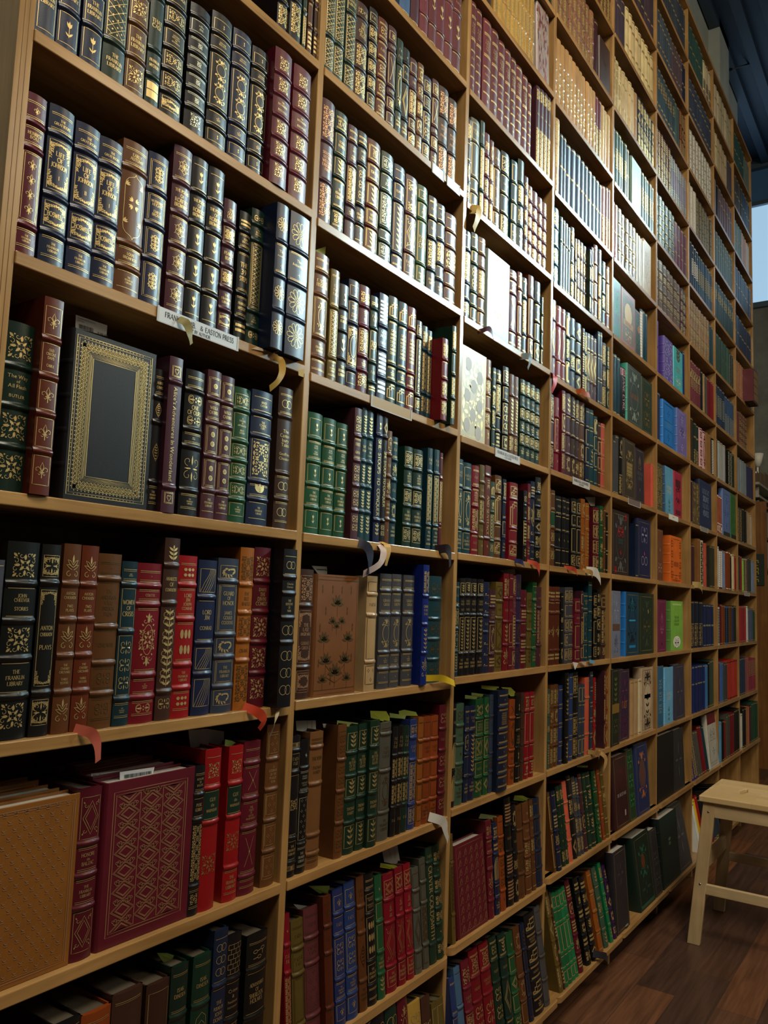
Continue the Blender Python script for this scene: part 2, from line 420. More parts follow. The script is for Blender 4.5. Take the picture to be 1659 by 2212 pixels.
# ------------------------------------------------------------------ lettering: roman capitals drawn as thick and thin strokes, other signs from the built-in font
def _arc(cx, cy, rx, ry, a0, a1, n=7): return [(cx+rx*cos(radians(a0+(a1-a0)*i/n)), cy+ry*sin(radians(a0+(a1-a0)*i/n))) for i in range(n+1)]
_T, _H = 1.0, 0.5                                   # thick, thin
CAPS = {
 'A': (.78, [([(.06,0),(.38,1)],_H), ([(.38,1),(.72,0)],_T), ([(.17,.33),(.6,.33)],_H)], [(.06,0),(.72,0)]),
 'B': (.66, [([(.14,0),(.14,1)],_T), ([(.14,1)]+_arc(.34,.76,.22,.24,90,-90)+[(.14,.52)],.8), ([(.14,.52)]+_arc(.36,.26,.24,.26,90,-90)+[(.14,0)],.8)], []),
 'C': (.76, [(_arc(.44,.5,.36,.5,50,310,10),.85), ([(.67,.66),(.67,.92)],_H)], []),
 'D': (.8, [([(.14,0),(.14,1)],_T), ([(.14,1)]+_arc(.34,.5,.4,.5,90,-90,9)+[(.14,0)],.8)], []),
 'E': (.62, [([(.14,0),(.14,1)],_T), ([(.14,.97),(.54,.97),(.54,.84)],_H), ([(.14,.52),(.44,.52)],_H), ([(.14,.03),(.56,.03),(.56,.18)],_H)], []),
 'F': (.58, [([(.14,0),(.14,1)],_T), ([(.14,.97),(.54,.97),(.54,.84)],_H), ([(.14,.52),(.44,.52)],_H)], [(.14,0)]),
 'G': (.8, [(_arc(.44,.5,.36,.5,50,320,10),.85), ([(.7,.42),(.7,.1)],_T)], [(.7,.42)]),
 'H': (.82, [([(.14,0),(.14,1)],_T), ([(.68,0),(.68,1)],_T), ([(.14,.52),(.68,.52)],_H)], [(.14,0),(.14,1),(.68,0),(.68,1)]),
 'I': (.36, [([(.18,0),(.18,1)],_T)], [(.18,0),(.18,1)]),
 'J': (.46, [([(.3,1),(.3,.15),(.2,-.05),(.04,-.02)],.9)], [(.3,1)]),
 'K': (.76, [([(.14,0),(.14,1)],_T), ([(.62,1),(.18,.48)],_H), ([(.3,.6),(.7,0)],_T)], [(.14,0),(.14,1),(.7,0),(.62,1)]),
 'L': (.6, [([(.14,0),(.14,1)],_T), ([(.14,.03),(.54,.03),(.54,.2)],_H)], [(.14,1)]),
 'M': (.94, [([(.12,0),(.16,1)],_H), ([(.16,1),(.47,.1)],_T), ([(.47,.1),(.78,1)],_H), ([(.78,1),(.82,0)],_T)], [(.12,0),(.82,0)]),
 'N': (.82, [([(.14,0),(.14,1)],_H), ([(.14,1),(.68,0)],_T), ([(.68,0),(.68,1)],_H)], [(.14,0),(.68,1)]),
 'O': (.86, [(_arc(.43,.5,.37,.5,0,360,14),.85)], []),
 'P': (.62, [([(.14,0),(.14,1)],_T), ([(.14,1)]+_arc(.34,.74,.23,.26,90,-90)+[(.14,.48)],.8)], [(.14,0)]),
 'Q': (.86, [(_arc(.43,.5,.37,.5,0,360,14),.85), ([(.45,.15),(.8,-.18)],.8)], []),
 'R': (.72, [([(.14,0),(.14,1)],_T), ([(.14,1)]+_arc(.34,.75,.22,.25,90,-90)+[(.14,.5)],.8), ([(.34,.5),(.66,0)],_T)], [(.14,0),(.66,0)]),
 'S': (.58, [([(.5,.84)]+_arc(.3,.76,.19,.24,40,250,6)+_arc(.3,.27,.21,.27,80,-140,6)+[(.08,.14)],.85)], []),
 'T': (.7, [([(.35,0),(.35,1)],_T), ([(.06,.82),(.06,.97),(.64,.97),(.64,.82)],_H)], [(.35,0)]),
 'U': (.8, [([(.14,1),(.14,.3)]+_arc(.4,.28,.26,.28,180,360,7)+[(.66,1)],.85)], [(.14,1),(.66,1)]),
 'V': (.76, [([(.06,1),(.38,0)],_T), ([(.38,0),(.7,1)],_H)], [(.06,1),(.7,1)]),
 'W': (1.04, [([(.06,1),(.32,0)],_T), ([(.32,0),(.52,.9)],_H), ([(.52,.9),(.74,0)],_T), ([(.74,0),(.98,1)],_H)], [(.06,1),(.98,1)]),
 'X': (.74, [([(.1,1),(.66,0)],_T), ([(.62,1),(.08,0)],_H)], [(.1,1),(.66,0),(.62,1),(.08,0)]),
 'Y': (.72, [([(.06,1),(.36,.46)],_T), ([(.66,1),(.36,.46)],_H), ([(.36,.46),(.36,0)],_T)], [(.06,1),(.66,1),(.36,0)]),
 'Z': (.66, [([(.08,.82),(.08,.97),(.58,.97)],_H), ([(.58,.97),(.08,.03)],_T), ([(.08,.03),(.6,.03),(.6,.18)],_H)], []),
 '.': (.26, [([(.13,0),(.13,.1)],1.3)], []), '-': (.36, [([(.05,.42),(.31,.42)],.8)], []), ' ': (.34, [], []), "'": (.2, [([(.1,.75),(.1,1)],.9)], []),
}
_GL = {}
def glyph(ch):
    if ch in _GL: return _GL[ch]
    c = bpy.data.curves.new('glyph', 'FONT'); c.body = ch; c.size = 1.0; c.resolution_u = 2
    o = bpy.data.objects.new('glyph', c); COL.objects.link(o)
    dg = bpy.context.evaluated_depsgraph_get(); me = o.evaluated_get(dg).to_mesh()
    V = [(v.co.x*1.42, v.co.y*1.42) for v in me.vertices]; F = [tuple(p.vertices) for p in me.polygons]
    o.evaluated_get(dg).to_mesh_clear(); bpy.data.objects.remove(o); bpy.data.curves.remove(c)
    adv = (max(x for x, y in V)+.1) if V else .36
    _GL[ch] = (adv, V, F); return _GL[ch]
def text_w(t, sans): return sum((glyph(c)[0] if sans or c not in CAPS else CAPS[c][0]) for c in t)
def draw_text(G, t, x, z, h, ang=0.0, sans=False, bold=1.0, xs=1.0):
    """t centred on x, z with capital height h; ang -90 reads downwards"""
    W = text_w(t, sans)*h*xs; ca, sa = cos(ang), sin(ang); cx = -W/2
    def mp(px, py):
        X, Y = cx+px*h*xs, py*h-h/2
        return (x+X*ca-Y*sa, z+X*sa+Y*ca)
    lw0 = G.lw
    for c in t:
        if not sans and c in CAPS:
            adv, st, se = CAPS[c]
            for pts, wt in st:
                G.lw = max(h*.15*wt*bold, lw0*.55*wt); G.line([mp(*p) for p in pts])
            if G.lod > 1:
                G.lw = h*.06
                for sx, sy in se: G.line([mp(sx-.1, sy), mp(sx+.1, sy)])
        elif c != ' ':
            adv, V, F = glyph(c); o = len(G.v)
            G.v += [G.P(*mp(*p)) for p in V]; G.f += [tuple(i+o for i in f) for f in F]
        else: adv = .34
        cx += adv*h*xs
    G.lw = lw0
def scribble(G, x, z, a, h, ang=0.0):
    n = max(3, int(2*a/(h*.62))); lw = G.lw; G.lw = max(h*.14, lw*.6); ca, sa = cos(ang), sin(ang)
    def R(u, v): return (x+u*ca-v*sa, z+u*sa+v*ca)
    for i in range(n):
        u = -a+2*a*(i+.5)/n; q = i % 3; d = h*.2
        if q == 0: G.line([R(u-d, -h/2), R(u-d, h/2), R(u+d, h/2)])
        elif q == 1: G.line([R(u-d, -h/2), R(u, h/2), R(u+d, -h/2)])
        else: G.line([R(u+d, h/2), R(u-d, h/2), R(u-d, -h/2), R(u+d, -h/2)])
    G.lw = lw
def text_block(G, lines, x, z, a, b, capmax, sans=False, bold=1.0):
    n = len(lines); h = min(capmax, 2*b*.86/(1.5*n))
    for i, t in enumerate(lines):
        if not t: continue
        if t[0] == '~':                                                   # a line too small to read: a run of letter-like ticks
            scribble(G, x, z+(n/2-.5-i)*h*1.55, min(a*(.62+.1*((i*7+n) % 3)), h*4.2), h); continue
        k = 1.0
        if t[0] == '!': t = t[1:]; k = 1.2
        W = text_w(t, sans); hh = min(h*k, 2*a*.86/max(W, .1)/.72); xs = min(1.0, 2*a*.88/(W*hh))
        draw_text(G, t, x, z+(n/2-.5-i)*h*1.55, hh, 0, sans, bold, xs)

# ------------------------------------------------------------------ one book
LEAD = {'nv': ('#151f38', 'navy'), 'bk': ('#0f1012', 'black'), 'ch': ('#3b3c41', 'charcoal'), 'dg': ('#11291f', 'dark green'), 'gr': ('#164428', 'green'), 'bu': ('#541220', 'burgundy'),
 'cr': ('#6e0c1b', 'crimson'), 'rd': ('#8c1216', 'red'), 'br': ('#56341a', 'brown'), 'db': ('#37231b', 'dark brown'), 'rb': ('#52200f', 'rust brown'), 'tn': ('#75502c', 'tan'),
 'pl': ('#40212a', 'plum'), 'te': ('#123640', 'teal'), 'ol': ('#57491f', 'olive'), 'ru': ('#7c3814', 'rust'), 'pu': ('#2a1838', 'purple'), 'sl': ('#2a3444', 'slate'),
 'rb2': ('#0d1d60', 'royal blue'), 'gy': ('#4a4a42', 'grey'), 'co': ('#b5503f', 'coral'), 'kg': ('#12603a', 'bright green'), 'be': ('#a3865f', 'beige'), 'cm': ('#cabf9c', 'cream'),
 'mr': ('#5e2a31', 'maroon'), 'bl': ('#20305f', 'blue'), 'gd': ('#a8843c', 'golden tan'), 'or': ('#834a18', 'orange brown'), 'gg': ('#33493c', 'grey green'), 'sb': ('#3d5c80', 'pale blue'),
 'wt': ('#c8ccc8', 'white'), 'pk': ('#d8a8b0', 'pink'), 'lb': ('#5aa2d8', 'light blue'), 'vi': ('#5a4aa0', 'violet'), 'tq': ('#45b8c4', 'turquoise'), 'bb': ('#1f78d8', 'bright blue'),
 'mg': ('#8a2a62', 'magenta'), 'lm': ('#8ac850', 'lime green'), 'og': ('#d0641a', 'orange'), 'ye': ('#d8b020', 'yellow'), 'lv': ('#7a6cc0', 'lavender'), 'ms': ('#8f7f78', 'mauve grey')}
def hexof(c): return LEAD[c][0] if c in LEAD else c
def jitter(h, amt, rnd):
    h = h.strip('#'); k = 1+rnd.uniform(-amt, amt)
    return '#'+''.join('%02x' % max(0, min(255, int(round(int(h[i:i+2], 16)*k/4)*4))) for i in (0, 2, 4))

def book_parts(wd, h, d, hexc, spec, lod, pxm):
    """cover, page block, tooling, lettering and title patches of one book, spine apex at y = 0 facing -y, foot at z = 0"""
    toks = spec.split(); foil = 'g'; flat = False; own = None; dep = 1.0
    while toks and toks[0][0] in '$~^':
        if toks[0][0] == '$': foil = toks[0][1:]
        elif toks[0][0] == '~': flat = True
        elif toks[0][0] == '^': own = float(toks[0][1:])
        toks.pop(0)
    panels = []
    for t in toks:
        wt = 1.0
        if '*' in t.split('(')[0]: a, t = t.split('*', 1); wt = float(a)
        panels.append((wt, t))
    if not panels: panels = [(1, '-')]
    tot = sum(p[0] for p in panels); z0, z1 = .025*h, .975*h
    zs = [z0]; acc = 0
    for p in reversed(panels): acc += p[0]; zs.append(z0+(z1-z0)*acc/tot)
    bands = [] if flat else zs[1:-1]
    sag = min(.115*wd, .0052) if own is None else own*.7
    nc = (4, 6, 8)[lod]
    surf = lambda x: sag*min(1.0, (2*x/wd)**2)
    cv = MB(); L = leather(hexc); t = .0026; jy = sag+.004; hw = wd/2
    rows = [(0, 0.0)]
    hb = min(.0034, h*.014); ob = .0028
    for bz in bands:
        if lod == 0: rows += [(bz-hb*1.6, 0), (bz-hb, 0), (bz, ob), (bz+hb, 0), (bz+hb*1.6, 0)]
        else: rows += [(bz-hb*2.0, 0), (bz-hb*1.25, 0), (bz-hb*.7, ob*.8), (bz, ob), (bz+hb*.7, ob*.8), (bz+hb*1.25, 0), (bz+hb*2.0, 0)]
    rows.append((h, 0.0))
    V = []; F = []
    for z, o in rows:
        for i in range(nc+1):
            x = -hw+wd*i/nc; e = 1-abs(2*i/nc-1)**6*.3
            V.append((x*(1+.012*(o > 0)), surf(x)-o*e, z))
    for j in range(len(rows)-1):
        for i in range(nc): k = j*(nc+1)+i; F.append((k, k+1, k+nc+2, k+nc+1))
    cv.add(V, F, L, True)
    for zc, up in ((h, 1), (0, 0)):                                       # head and tail of the spine
        P = [(-hw+wd*i/nc, surf(-hw+wd*i/nc), zc) for i in range(nc+1)]+[(hw, jy, zc), (-hw, jy, zc)]
        cv.add(P, [tuple(range(len(P))) if up else tuple(reversed(range(len(P))))], L)
    for m in (-1, 1):                                                     # boards
        xa, xb = (-hw, -hw+t) if m < 0 else (hw-t, hw)
        cv.box((xa, sag, 0), (xb, d, h), L)
    pb = MB(); pb.box((-hw+t, jy-.001, .004), (hw-t, d-.004, h-.0045), PAPER)
    G = Gilt(surf, max(.0007, .62/pxm), wd/6, lod); T = Gilt(surf, max(.00045, .5/pxm), wd/6, lod); patches = []
    cap = .0056
    for k, (wt, tk) in enumerate(panels):
        za, zb = zs[len(panels)-1-k], zs[len(panels)-k]; mg = .0062 if not flat else .002
        za, zb = za+mg, zb-mg; c = (za+zb)/2; b = (zb-za)/2; a = hw*.83
        if b < .002: continue
        if tk and tk[0] == 'P':                                                  # coloured title patch
            i = tk.index(':'); patches.append((tk[1:i], c, b)); tk = tk[i+1:]
        fr = 0
        while tk and tk[0] in 'BD=-_':
            ch = tk[0]; tk = tk[1:]
            if ch == 'B': G.rect(0, c, a, b); fr = 1
            elif ch == 'D': G.rect(0, c, a, b); G.rect(0, c, a-.0022, b-.0022); fr = 2
            elif ch in '=-':
                for q in (-1, 1):
                    G.line([(-a, c+q*b), (a, c+q*b)], 1.15)
                    if ch == '=': G.line([(-a, c+q*(b-.0024)), (a, c+q*(b-.0024))], .8)
                fr = 1.5
        aa, bb = a*(1-.13*fr), b-.0022*(1+fr) if b > .008 else b*.8
        if not tk: continue
        if '(' in tk and tk.index('(') > 1:                               # ornament under the lettering
            i = tk.index('(')-1
            for o in tk[:i]:
                if o == 'c': ORN[o](G, 0, c, aa, bb); aa *= .8
                elif o in ORN:
                    for q in (-1, 1): ORN[o](G, 0, c+q*.72*bb, aa, bb*.26)
                    bb *= .46
            tk = tk[i:]
        if tk[0] == 'F' and len(tk) == 1: tk = 'T(THE/FRANKLIN/LIBRARY)'
        if tk[0] in 'TUS' and tk[1:2] == '(':
            ls = tk[2:-1].replace('_', ' ').split('/')
            text_block(T, ls, 0, c, min(a*.98, aa*1.1), bb, cap*(1.5 if tk[0] == 'U' else 1), tk[0] == 'S')
        elif tk[0] in 'VWX' and tk[1:2] == '(':
            s = tk[2:-1].replace('_', ' '); sans = tk[0] in 'W'
            if s[0] == '~': scribble(T, 0, c, b*.95, wd*.3, -pi/2); continue
            W = text_w(s, sans); hh = min(2*b*.97/W, wd*.5)
            draw_text(T, s, 0, c, hh, -pi/2, sans)
        else:
            i = 0
            while i < len(tk):
                if tk[i] == '%':                                          # a column of like ornaments
                    n, o = int(tk[i+1]), tk[i+2]; i += 3
                    for q in range(n): ORN[o](G, 0, c-bb+2*bb*(q+.5)/n, aa, bb/n*.92)
                    continue
                o = tk[i]
                if o == 's' and lod < 2: o = 'sdvaoyE'[(int(wd*1e5)+k*3+len(spec)) % 7]
                if o in ORN: ORN[o](G, 0, c, aa, bb)
                i += 1
    out = {'cover': cv, 'page_block': pb}
    if G.f: g = MB(); g.add(G.v, G.f, gilt(foil)); out['gilt_pattern'] = g
    if T.f: g = MB(); g.add(T.v, T.f, gilt(foil)); out['title_lettering'] = g
    for hx, c, b in patches:
        g = MB(); n = 8; V = []
        for i in range(n+1):
            x = -hw*.93+wd*.93*i/n
            V += [(x, surf(x)-.0003, c-b-.002), (x, surf(x)-.0003, c+b+.002)]
        g.add(V, [(2*i, 2*i+2, 2*i+3, 2*i+1) for i in range(n)], leather(hexof(hx))); out.setdefault('title_patch', g)
    return out
# ------------------------------------------------------------------ the book wall: levels of the shelves and places of the uprights
UX = [0.560, 1.1795, 1.787, 2.374, 2.962, 3.556, 4.134, 4.715, 5.282, 5.876]
GLV = [2.875, 2.58, 2.281, 1.970, 1.658, 1.350, 1.043, .737, .4285, .1225, -.187, -.503, -.812, -1.137]
OVR = {1: {7: .759, 8: .443, 9: .1224, 10: -.2006, 11: -.5168, 12: -.837, 5: 1.378, 6: 1.071},
       2: {5: 1.378, 6: 1.071, 7: .751, 8: .435, 9: .121, 10: -.1947, 11: -.5174, 12: -.837},
       3: {4: 1.68, 5: 1.3715, 6: 1.054, 7: .7415, 8: .4245, 9: .1235, 11: -.5046, 12: -.824},
       4: {3: 1.98, 4: 1.67, 5: 1.3535, 6: 1.042, 7: .733, 8: .427, 11: -.5014}}
def lev(b, k): return EYE+OVR.get(b, {}).get(k, GLV[k])
NB = 9; TOPZ = EYE+3.155; TH = .0185; DEP = .27
FRONT = {12: -.012, 13: -.05}

BOOKS = []           # spine-out books: dict(bay, k, x0, x1, z, h, yp, tilt, hex, colour name, spec, depth, order)
def add_book(bay, k, x0, x1, h, yp, tilt, c, spec, depth=.165, src=1):
    BOOKS.append(dict(bay=bay, k=k, x0=x0, x1=x1, z=lev(bay, k), h=h, yp=yp, tilt=tilt, c=c, spec=spec, d=depth, src=src))
def ROW(bay, k, data, tilt=0.0, top=False):
    z = lev(bay, k); fy = FRONT.get(k, 0)+.006; ent = []
    for line in data.strip().split(';'):
        line = line.strip()
        if not line: continue
        pos, c, spec = [q.strip() for q in line.split('|')][:3]; opt = line.split('|')[3].strip() if line.count('|') > 2 else ''
        ent.append((pos.split(), c, spec, opt))
    rnd = random.Random(bay*100+k)
    for i, (pos, c, spec, opt) in enumerate(ent):
        yp = fy; dep = .165
        for o in opt.split():
            if o[0] == 'p': yp -= float(o[1:])/1000
            if o[0] == 'd': dep = float(o[1:])/1000
        hz = .24 if top or tilt else 0
        yq = yp+(.24*sin(tilt) if top else 0); zq = z+(.24*cos(tilt) if top else 0)
        X0 = xat(float(pos[0]), zq, yq)
        if pos[1] == '_': X1 = xat(float(ent[i+1][0][0]), zq, yq)-.0006
        else: X1 = xat(float(pos[1]), zq, yq)
        if pos[2] == '_': h = .238+rnd.uniform(-.006, .006)
        elif pos[2][0] == 'h': h = float(pos[2][1:])/1000
        else:
            yy = yp+.24*sin(tilt); h = (zat(X0, float(pos[2]), yy)-z)/cos(tilt)
        h = min(max(h, .12), .285); e0 = UX[bay-1]+(.012 if bay == 1 else .0095)
        X0 = max(X0, e0); X1 = min(X1, UX[bay]-.0095)
        if ent and i and BOOKS and BOOKS[-1]['bay'] == bay and BOOKS[-1]['k'] == k: X0 = max(X0, BOOKS[-1]['x1']+.0003)
        add_book(bay, k, X0, X1, h, yp, tilt, c, spec, dep)
def SEG(bay, k, data, tilt=0.0, f0=0.0, f1=1.0, dep=.16):
    """runs of like volumes: 'count colour spec height' separated by ;"""
    rnd = random.Random(bay*31+k*7); xa, xb = UX[bay-1]+.012, UX[bay]-.012; fy = FRONT.get(k, 0)+.006
    runs = [[q.strip() for q in r.split('|')] for r in data.strip().split(';') if r.strip()]
    tot = 0
    for r in runs: n, *wd = r[0].split(); r.append(int(n)); r.append(float(wd[0]) if wd else 1.0); tot += int(n)*r[-1]
    x = xa+(xb-xa)*f0; L = (xb-xa)*(f1-f0)
    for r in runs:
        c, spec = r[1], r[2]; hh = float(r[3])/1000 if len(r) > 5 else .225
        hh += rnd.uniform(-.006, .006)
        for j in range(r[-2]):
            wj = L/tot*r[-1]
            if c != '_':
                s = 1+rnd.uniform(-.02, .0); hj = hh+rnd.uniform(-.002, .002)
                add_book(bay, k, x+.0005, x+wj*s-.0005, min(hj, .27), fy+rnd.uniform(0, .004), tilt, c, spec, dep, 2)
            x += wj
# ---- first bay
ROW(1, 6, """600 622 h235|bk|2*s - a;626 650 h240|bk|a s a|p6;652 659 h240|dg|a =T(~/~) a|;663 672 h235|br|= n = n;676 684 h235|db|= n = n""")
ROW(1, 7, """76 119 h236|sl|Bs BF;122 168 h244|nv|2*Bv BT(THE/FRANKLIN/LIBRARY) Bt;174 218 h244|nv|2*Bv BT(THE/FRANKLIN/LIBRARY) Bt;221 268 h240|dg|3*l F;
270 311 h236|br|Bs Bq BF Bq;313 342 h238|dg|=T(~/~) 2*T(!THAT/!CASE) T(FRANKLIN/MYSTERY) b;346 391 h240|bk|BT(DECAMERON) Ba BT(GIOVANNI/BOCCACCIO/THE/DECAMERON) Ba Ba c;
399 441.5 0|bk|$s .5*=s BT(!THE/!DECAMERON//GIOVANNI/BOCCACCIO) =q =q =q =q 1.2*q;446 489 18|bk|.8*Bt .8*-T(GIOVANNI/BOCCACCIO) 2.6*B%2o .8*-T(THE/FRANKLIN/LIBRARY) .8*Bt;493 532 56|nv|.8*Bt .8*-T(GIOVANNI/BOCCACCIO) 2.6*B%2o .8*-T(THE/FRANKLIN/LIBRARY) .8*Bt;
535 571 95|bk|.8*Bt .8*-T(GIOVANNI/BOCCACCIO) 2.6*B%2o .8*-T(THE/FRANKLIN/LIBRARY) .8*Bt;584 620 97|bu|^.006 q q T(THE/DECAMERON//BOCCACCIO) q q q|p12;625 662 134|bu|^.006 q q T(THE/DECAMERON//BOCCACCIO) q q q|p6""")
ROW(1, 8, """30 76 193|bu|=f =T(!HEINRICH/!BÖLL) 3*D%4f =F;83.5 138 219|nv|.9*=T(THE/GREAT_BOOKS) 2.2*cT(!LIFE/!OF/!JOHNSON//I) 1.3*cT(!BOSWELL) =F;143 _ 257|nv|.9*=T(THE/GREAT_BOOKS) 2.2*cT(!LIFE/!OF/!JOHNSON//II) 1.3*cT(!BOSWELL) =F;197 247 290|nv|.9*=T(THE/GREAT_BOOKS) 2.2*cT(!LIFE/!OF/!JOHNSON//I) 1.3*cT(!BOSWELL) =F;
248 302 295|br|=T(!EARLY/!AUTUMN) 3.2*E =T(LOUIS/BROMFIELD) -F;303.5 347 323|nv|DK DT(!WUTHERING/!HEIGHTS//!EMILY/!BRONTE) DK 1.2*DK;357 397 307|pl|=Q T(THE_POEMS/OF/!ROBERT/!BROWNING) =Q =Q =Q;
398 432 334|bk|-t T(THE_POEMS/OF/!ROBERT/!BROWNING) -t -t -t;434.6 469 356|bk|-t T(THE_POEMS/OF/!ROBERT/!BROWNING) -t -t -t;471 498 426|pl|T(!THE/!GOOD/!EARTH) Bqa T(PEARL_S/BUCK) Bqa F c;
506 531 453|bk|.6*n .7*=T(JOHN/BUCHAN) 1.6*=U(THE/!39/STEPS) .9*=T(FRANKLIN/MYSTERY) .7*n;532 559 447|dg|.5*s .7*T(THE/PILGRIMS/PROGRESS) 3*Dl .7*T(BY/JOHN/BUNYAN) .6*s;573 611 427|nv|^.004 r =S(The/Arabian_Nights//-)x r r|p30;616 657 453|nv|^.004 r =S(The/Arabian_Nights//-)x r r|p26""")
ROW(1, 9, """-13 50.6 689|dg|q S(!The_Way/of/!All_Flesh//BUTLER) q q;55 107 635|rb|^.003 Bf BT(OLD/CREOLE/DAYS//CABLE) Bf Bf Bf|p14;318 338 796|bk|=T(ALBERT/CAMUS) m 2.4*mm =F;
348 377 768|pl|^.003 .8*h 4*W(Alice's_Adventures_In_Wonderland) .8*h|p10;387 428 795|bk|.8*= 1.8*sT(!ONE/!OF_OURS) .8*=T(WILLA/CATHER) 2*s =F;434 464 797|pl|DR =T(WILLA/CATHER) 1.4*D%2R 1.4*D%2R -F;465 493 810|pl|DR =T(WILLA/CATHER) 1.4*D%2R 1.4*D%2R -F;
493 530 833|gr|Ba 1.6*BT(A/STILLNESS/AT/APPOMATTOX//BRUCE/CATTON) Ba Ba Ba BF;534 579 839|nv|.9*-T(BRUCE/CATTON) -T(!THE/!COMING/!FURY) 2*Ba .8*=v -F;592 623 834|db|=k 2.2*S(!The/!Canter-/!bury/!Tales//Geoffrey/Chaucer) =k =k""")
ROW(1, 10, """-60 -20 1208|ch|-T(THE/HOT/CHRONICLE) =q =c;-14 58 1168|bk|q -T(!JOHN/!CHEEVER//!STORIES) q -F q;62 104 1175|bk|1*cs 3.2*cT(ANTON/CHEKHOV//PLAYS) 1.1*cs;111 149 1174|br|y T(ANTON/CHEKHOV//TWO/PLAYS) y T(THE/CHERRY/ORCHARD//THREE/SISTERS) y;
151.5 189 1178|rb|y T(ANTON/CHEKHOV//TWO/PLAYS) y T(THE/CHERRY/ORCHARD//THREE/SISTERS) y;191 242 1195|br|$b .7*=e 1.6*-T(THE/ANDERSON/VILLE/PRISON/TRIAL) 1.2*-T(CHIPMAN) =s =s;243 278 1212|#11262f|.7*=T(FIRST/EDITION) 1.7*BT(!WOMEN/OF/!CRISIS) 2.4*Bs .8*=F;
280 333 1215.6|cr|.7*=e .7*=T(!COLETTE) 2.6*=oq .8*=F .8*=s;335.5 369 1158|db|.8*v 1.3*T(ANALECTS/OF/!CONFUCIUS) 3*sv .8*s;370 410 1199.5|rd|.9*=j 1.2*=T(!LORD/!JIM/JOSEPH/CONRAD) 1.6*=j .8*F .9*=j;
414.5 454.6 1209|nv|1.1*u 1.5*-T(!LORD/!JIM//CONRAD) u 1.2*u;458 503 1205|sl|.8*Bw 2.2*DT(!GUARD/OF/!HONOR//JAMES/GOULD/COZZENS) .9*Bw 1.2*DF .9*Bw;505 535 1182|or|$b 1.2*a T(THE/RED/BADGE) a .7*T(CRANE) 1.6*a;
537 572.6 1181|bu|q T(DANTE/!THE/!DIVINE/!COMEDY) q q q;600 629 1180|bk|^.004 .9*-k .6*S(Charles/Darwin) .9*T(THE/DESCENT/OF/MAN) .9*k 2.2*k|p26""")
ROW(1, 11, """150 199 1707|bu|1.6*Bd =T(!HONORE/de/!BALZAC) =F 1.5*Bd;405 428 1657|bk|=T(HONORE/DE/BALZAC) -T(PERE/GORIOT) 2.6*a =a;428 464 1622|rd|-q Pdg:-T(GUY/de/MAUPASSANT) 2.4*qq;
481 513 1614.6|rd|-q Pdg:-T(GUY/de/MAUPASSANT) 1.5*qq .9*=F;515 551.5 1605|bu|.6*= 1.2*=x =T(!THE/!TALES/OF/GUY_DE/MAUPASSANT) 1.6*=x .5*=;564 593 1568|br|Bp T(A/JOURNAL/OF_THE/PLAGUE/YEAR) Bp Bp Bp""")
ROW(1, 12, """120 178 2220|bk|= s;180 244 2199|ru|=s q;246.5 312 2155|db|= = Bo;321 371 2134|db|2*Bq Bq;373 410 2093|dg|=T(ISAK/DINESEN) 2.6*C;421 460 2072|dg|=T(ISAK/DINESEN) 2.6*C;463 493 2009.5|nv|^.004 -k -T(THE/POEMS_OF/JOHN/DONNE) 1.4*k;493 524 2025|bk|i -S(Crime/&/Punishment/!DOSTOEVSKY) 2*i;538 582 2027|bk|.9*=O 1.4*-T(ADVENTURES/OF/!SHERLOCK/!HOLMES) 2*O""", top=True)
# ---- second bay
ROW(2, 5, """712 740 h235|dg|a s;742 770 h230|mr|- s;775 800 h235|nv|- s;805 830 h230|mr|- s;866 888 h238|sb|- 2*-;889 906 h235|pl|- 2*-;908 926 h235|mr|-T(~) 2*t -|;927 _ h236|mr|-T(~) 2*t -;943.6 _ h236|mr|-T(~) 2*t -;961.5 _ h236|mr|-T(~) 2*t -;978 996 h234|mr|-T(~) 2*t -""")
ROW(2, 6, """701 721 h240|dg|2*l l;721 741 h242|dg|2*l l;744 765.5 h242|dg|BF 2*l l;766.5 791 -2|db|.5*a T(!THE/!MILL/!ON_THE/!FLOSS) 1.1*a 1.2*a;793 811 12|bk|.8*BT(~) Ba Ba Ba Ba BF;813 833 33|rb|=s =T(~) =s =s =F;835 852 52|pl|.9*Bq .6*T(~) 2.4*Bx .6*T(~) Bq Bt;853.7 _ 80.6|dg|T(~//~) 2*o F;
866.6 881 99.5|bk|.7*e BT(~) 2*d F;882.5 898 122|pl|B T(LIFE) 2*Ba BF Bg;899.4 911.7 133|br|=s s s s F;913 929.6 160|nv|Bq BT(~/~/~) 2*Bs Bq;931.6 945.6 168|pl|Bq 2*Bx .6*T(~) Bq F;947.5 967.4 182|db|$p a T(SELECTED/LETTERS/OF/FAULKNER) a|;968.4 985.4 209|db|$p a T(SELECTED/LETTERS/OF/FAULKNER) a""")
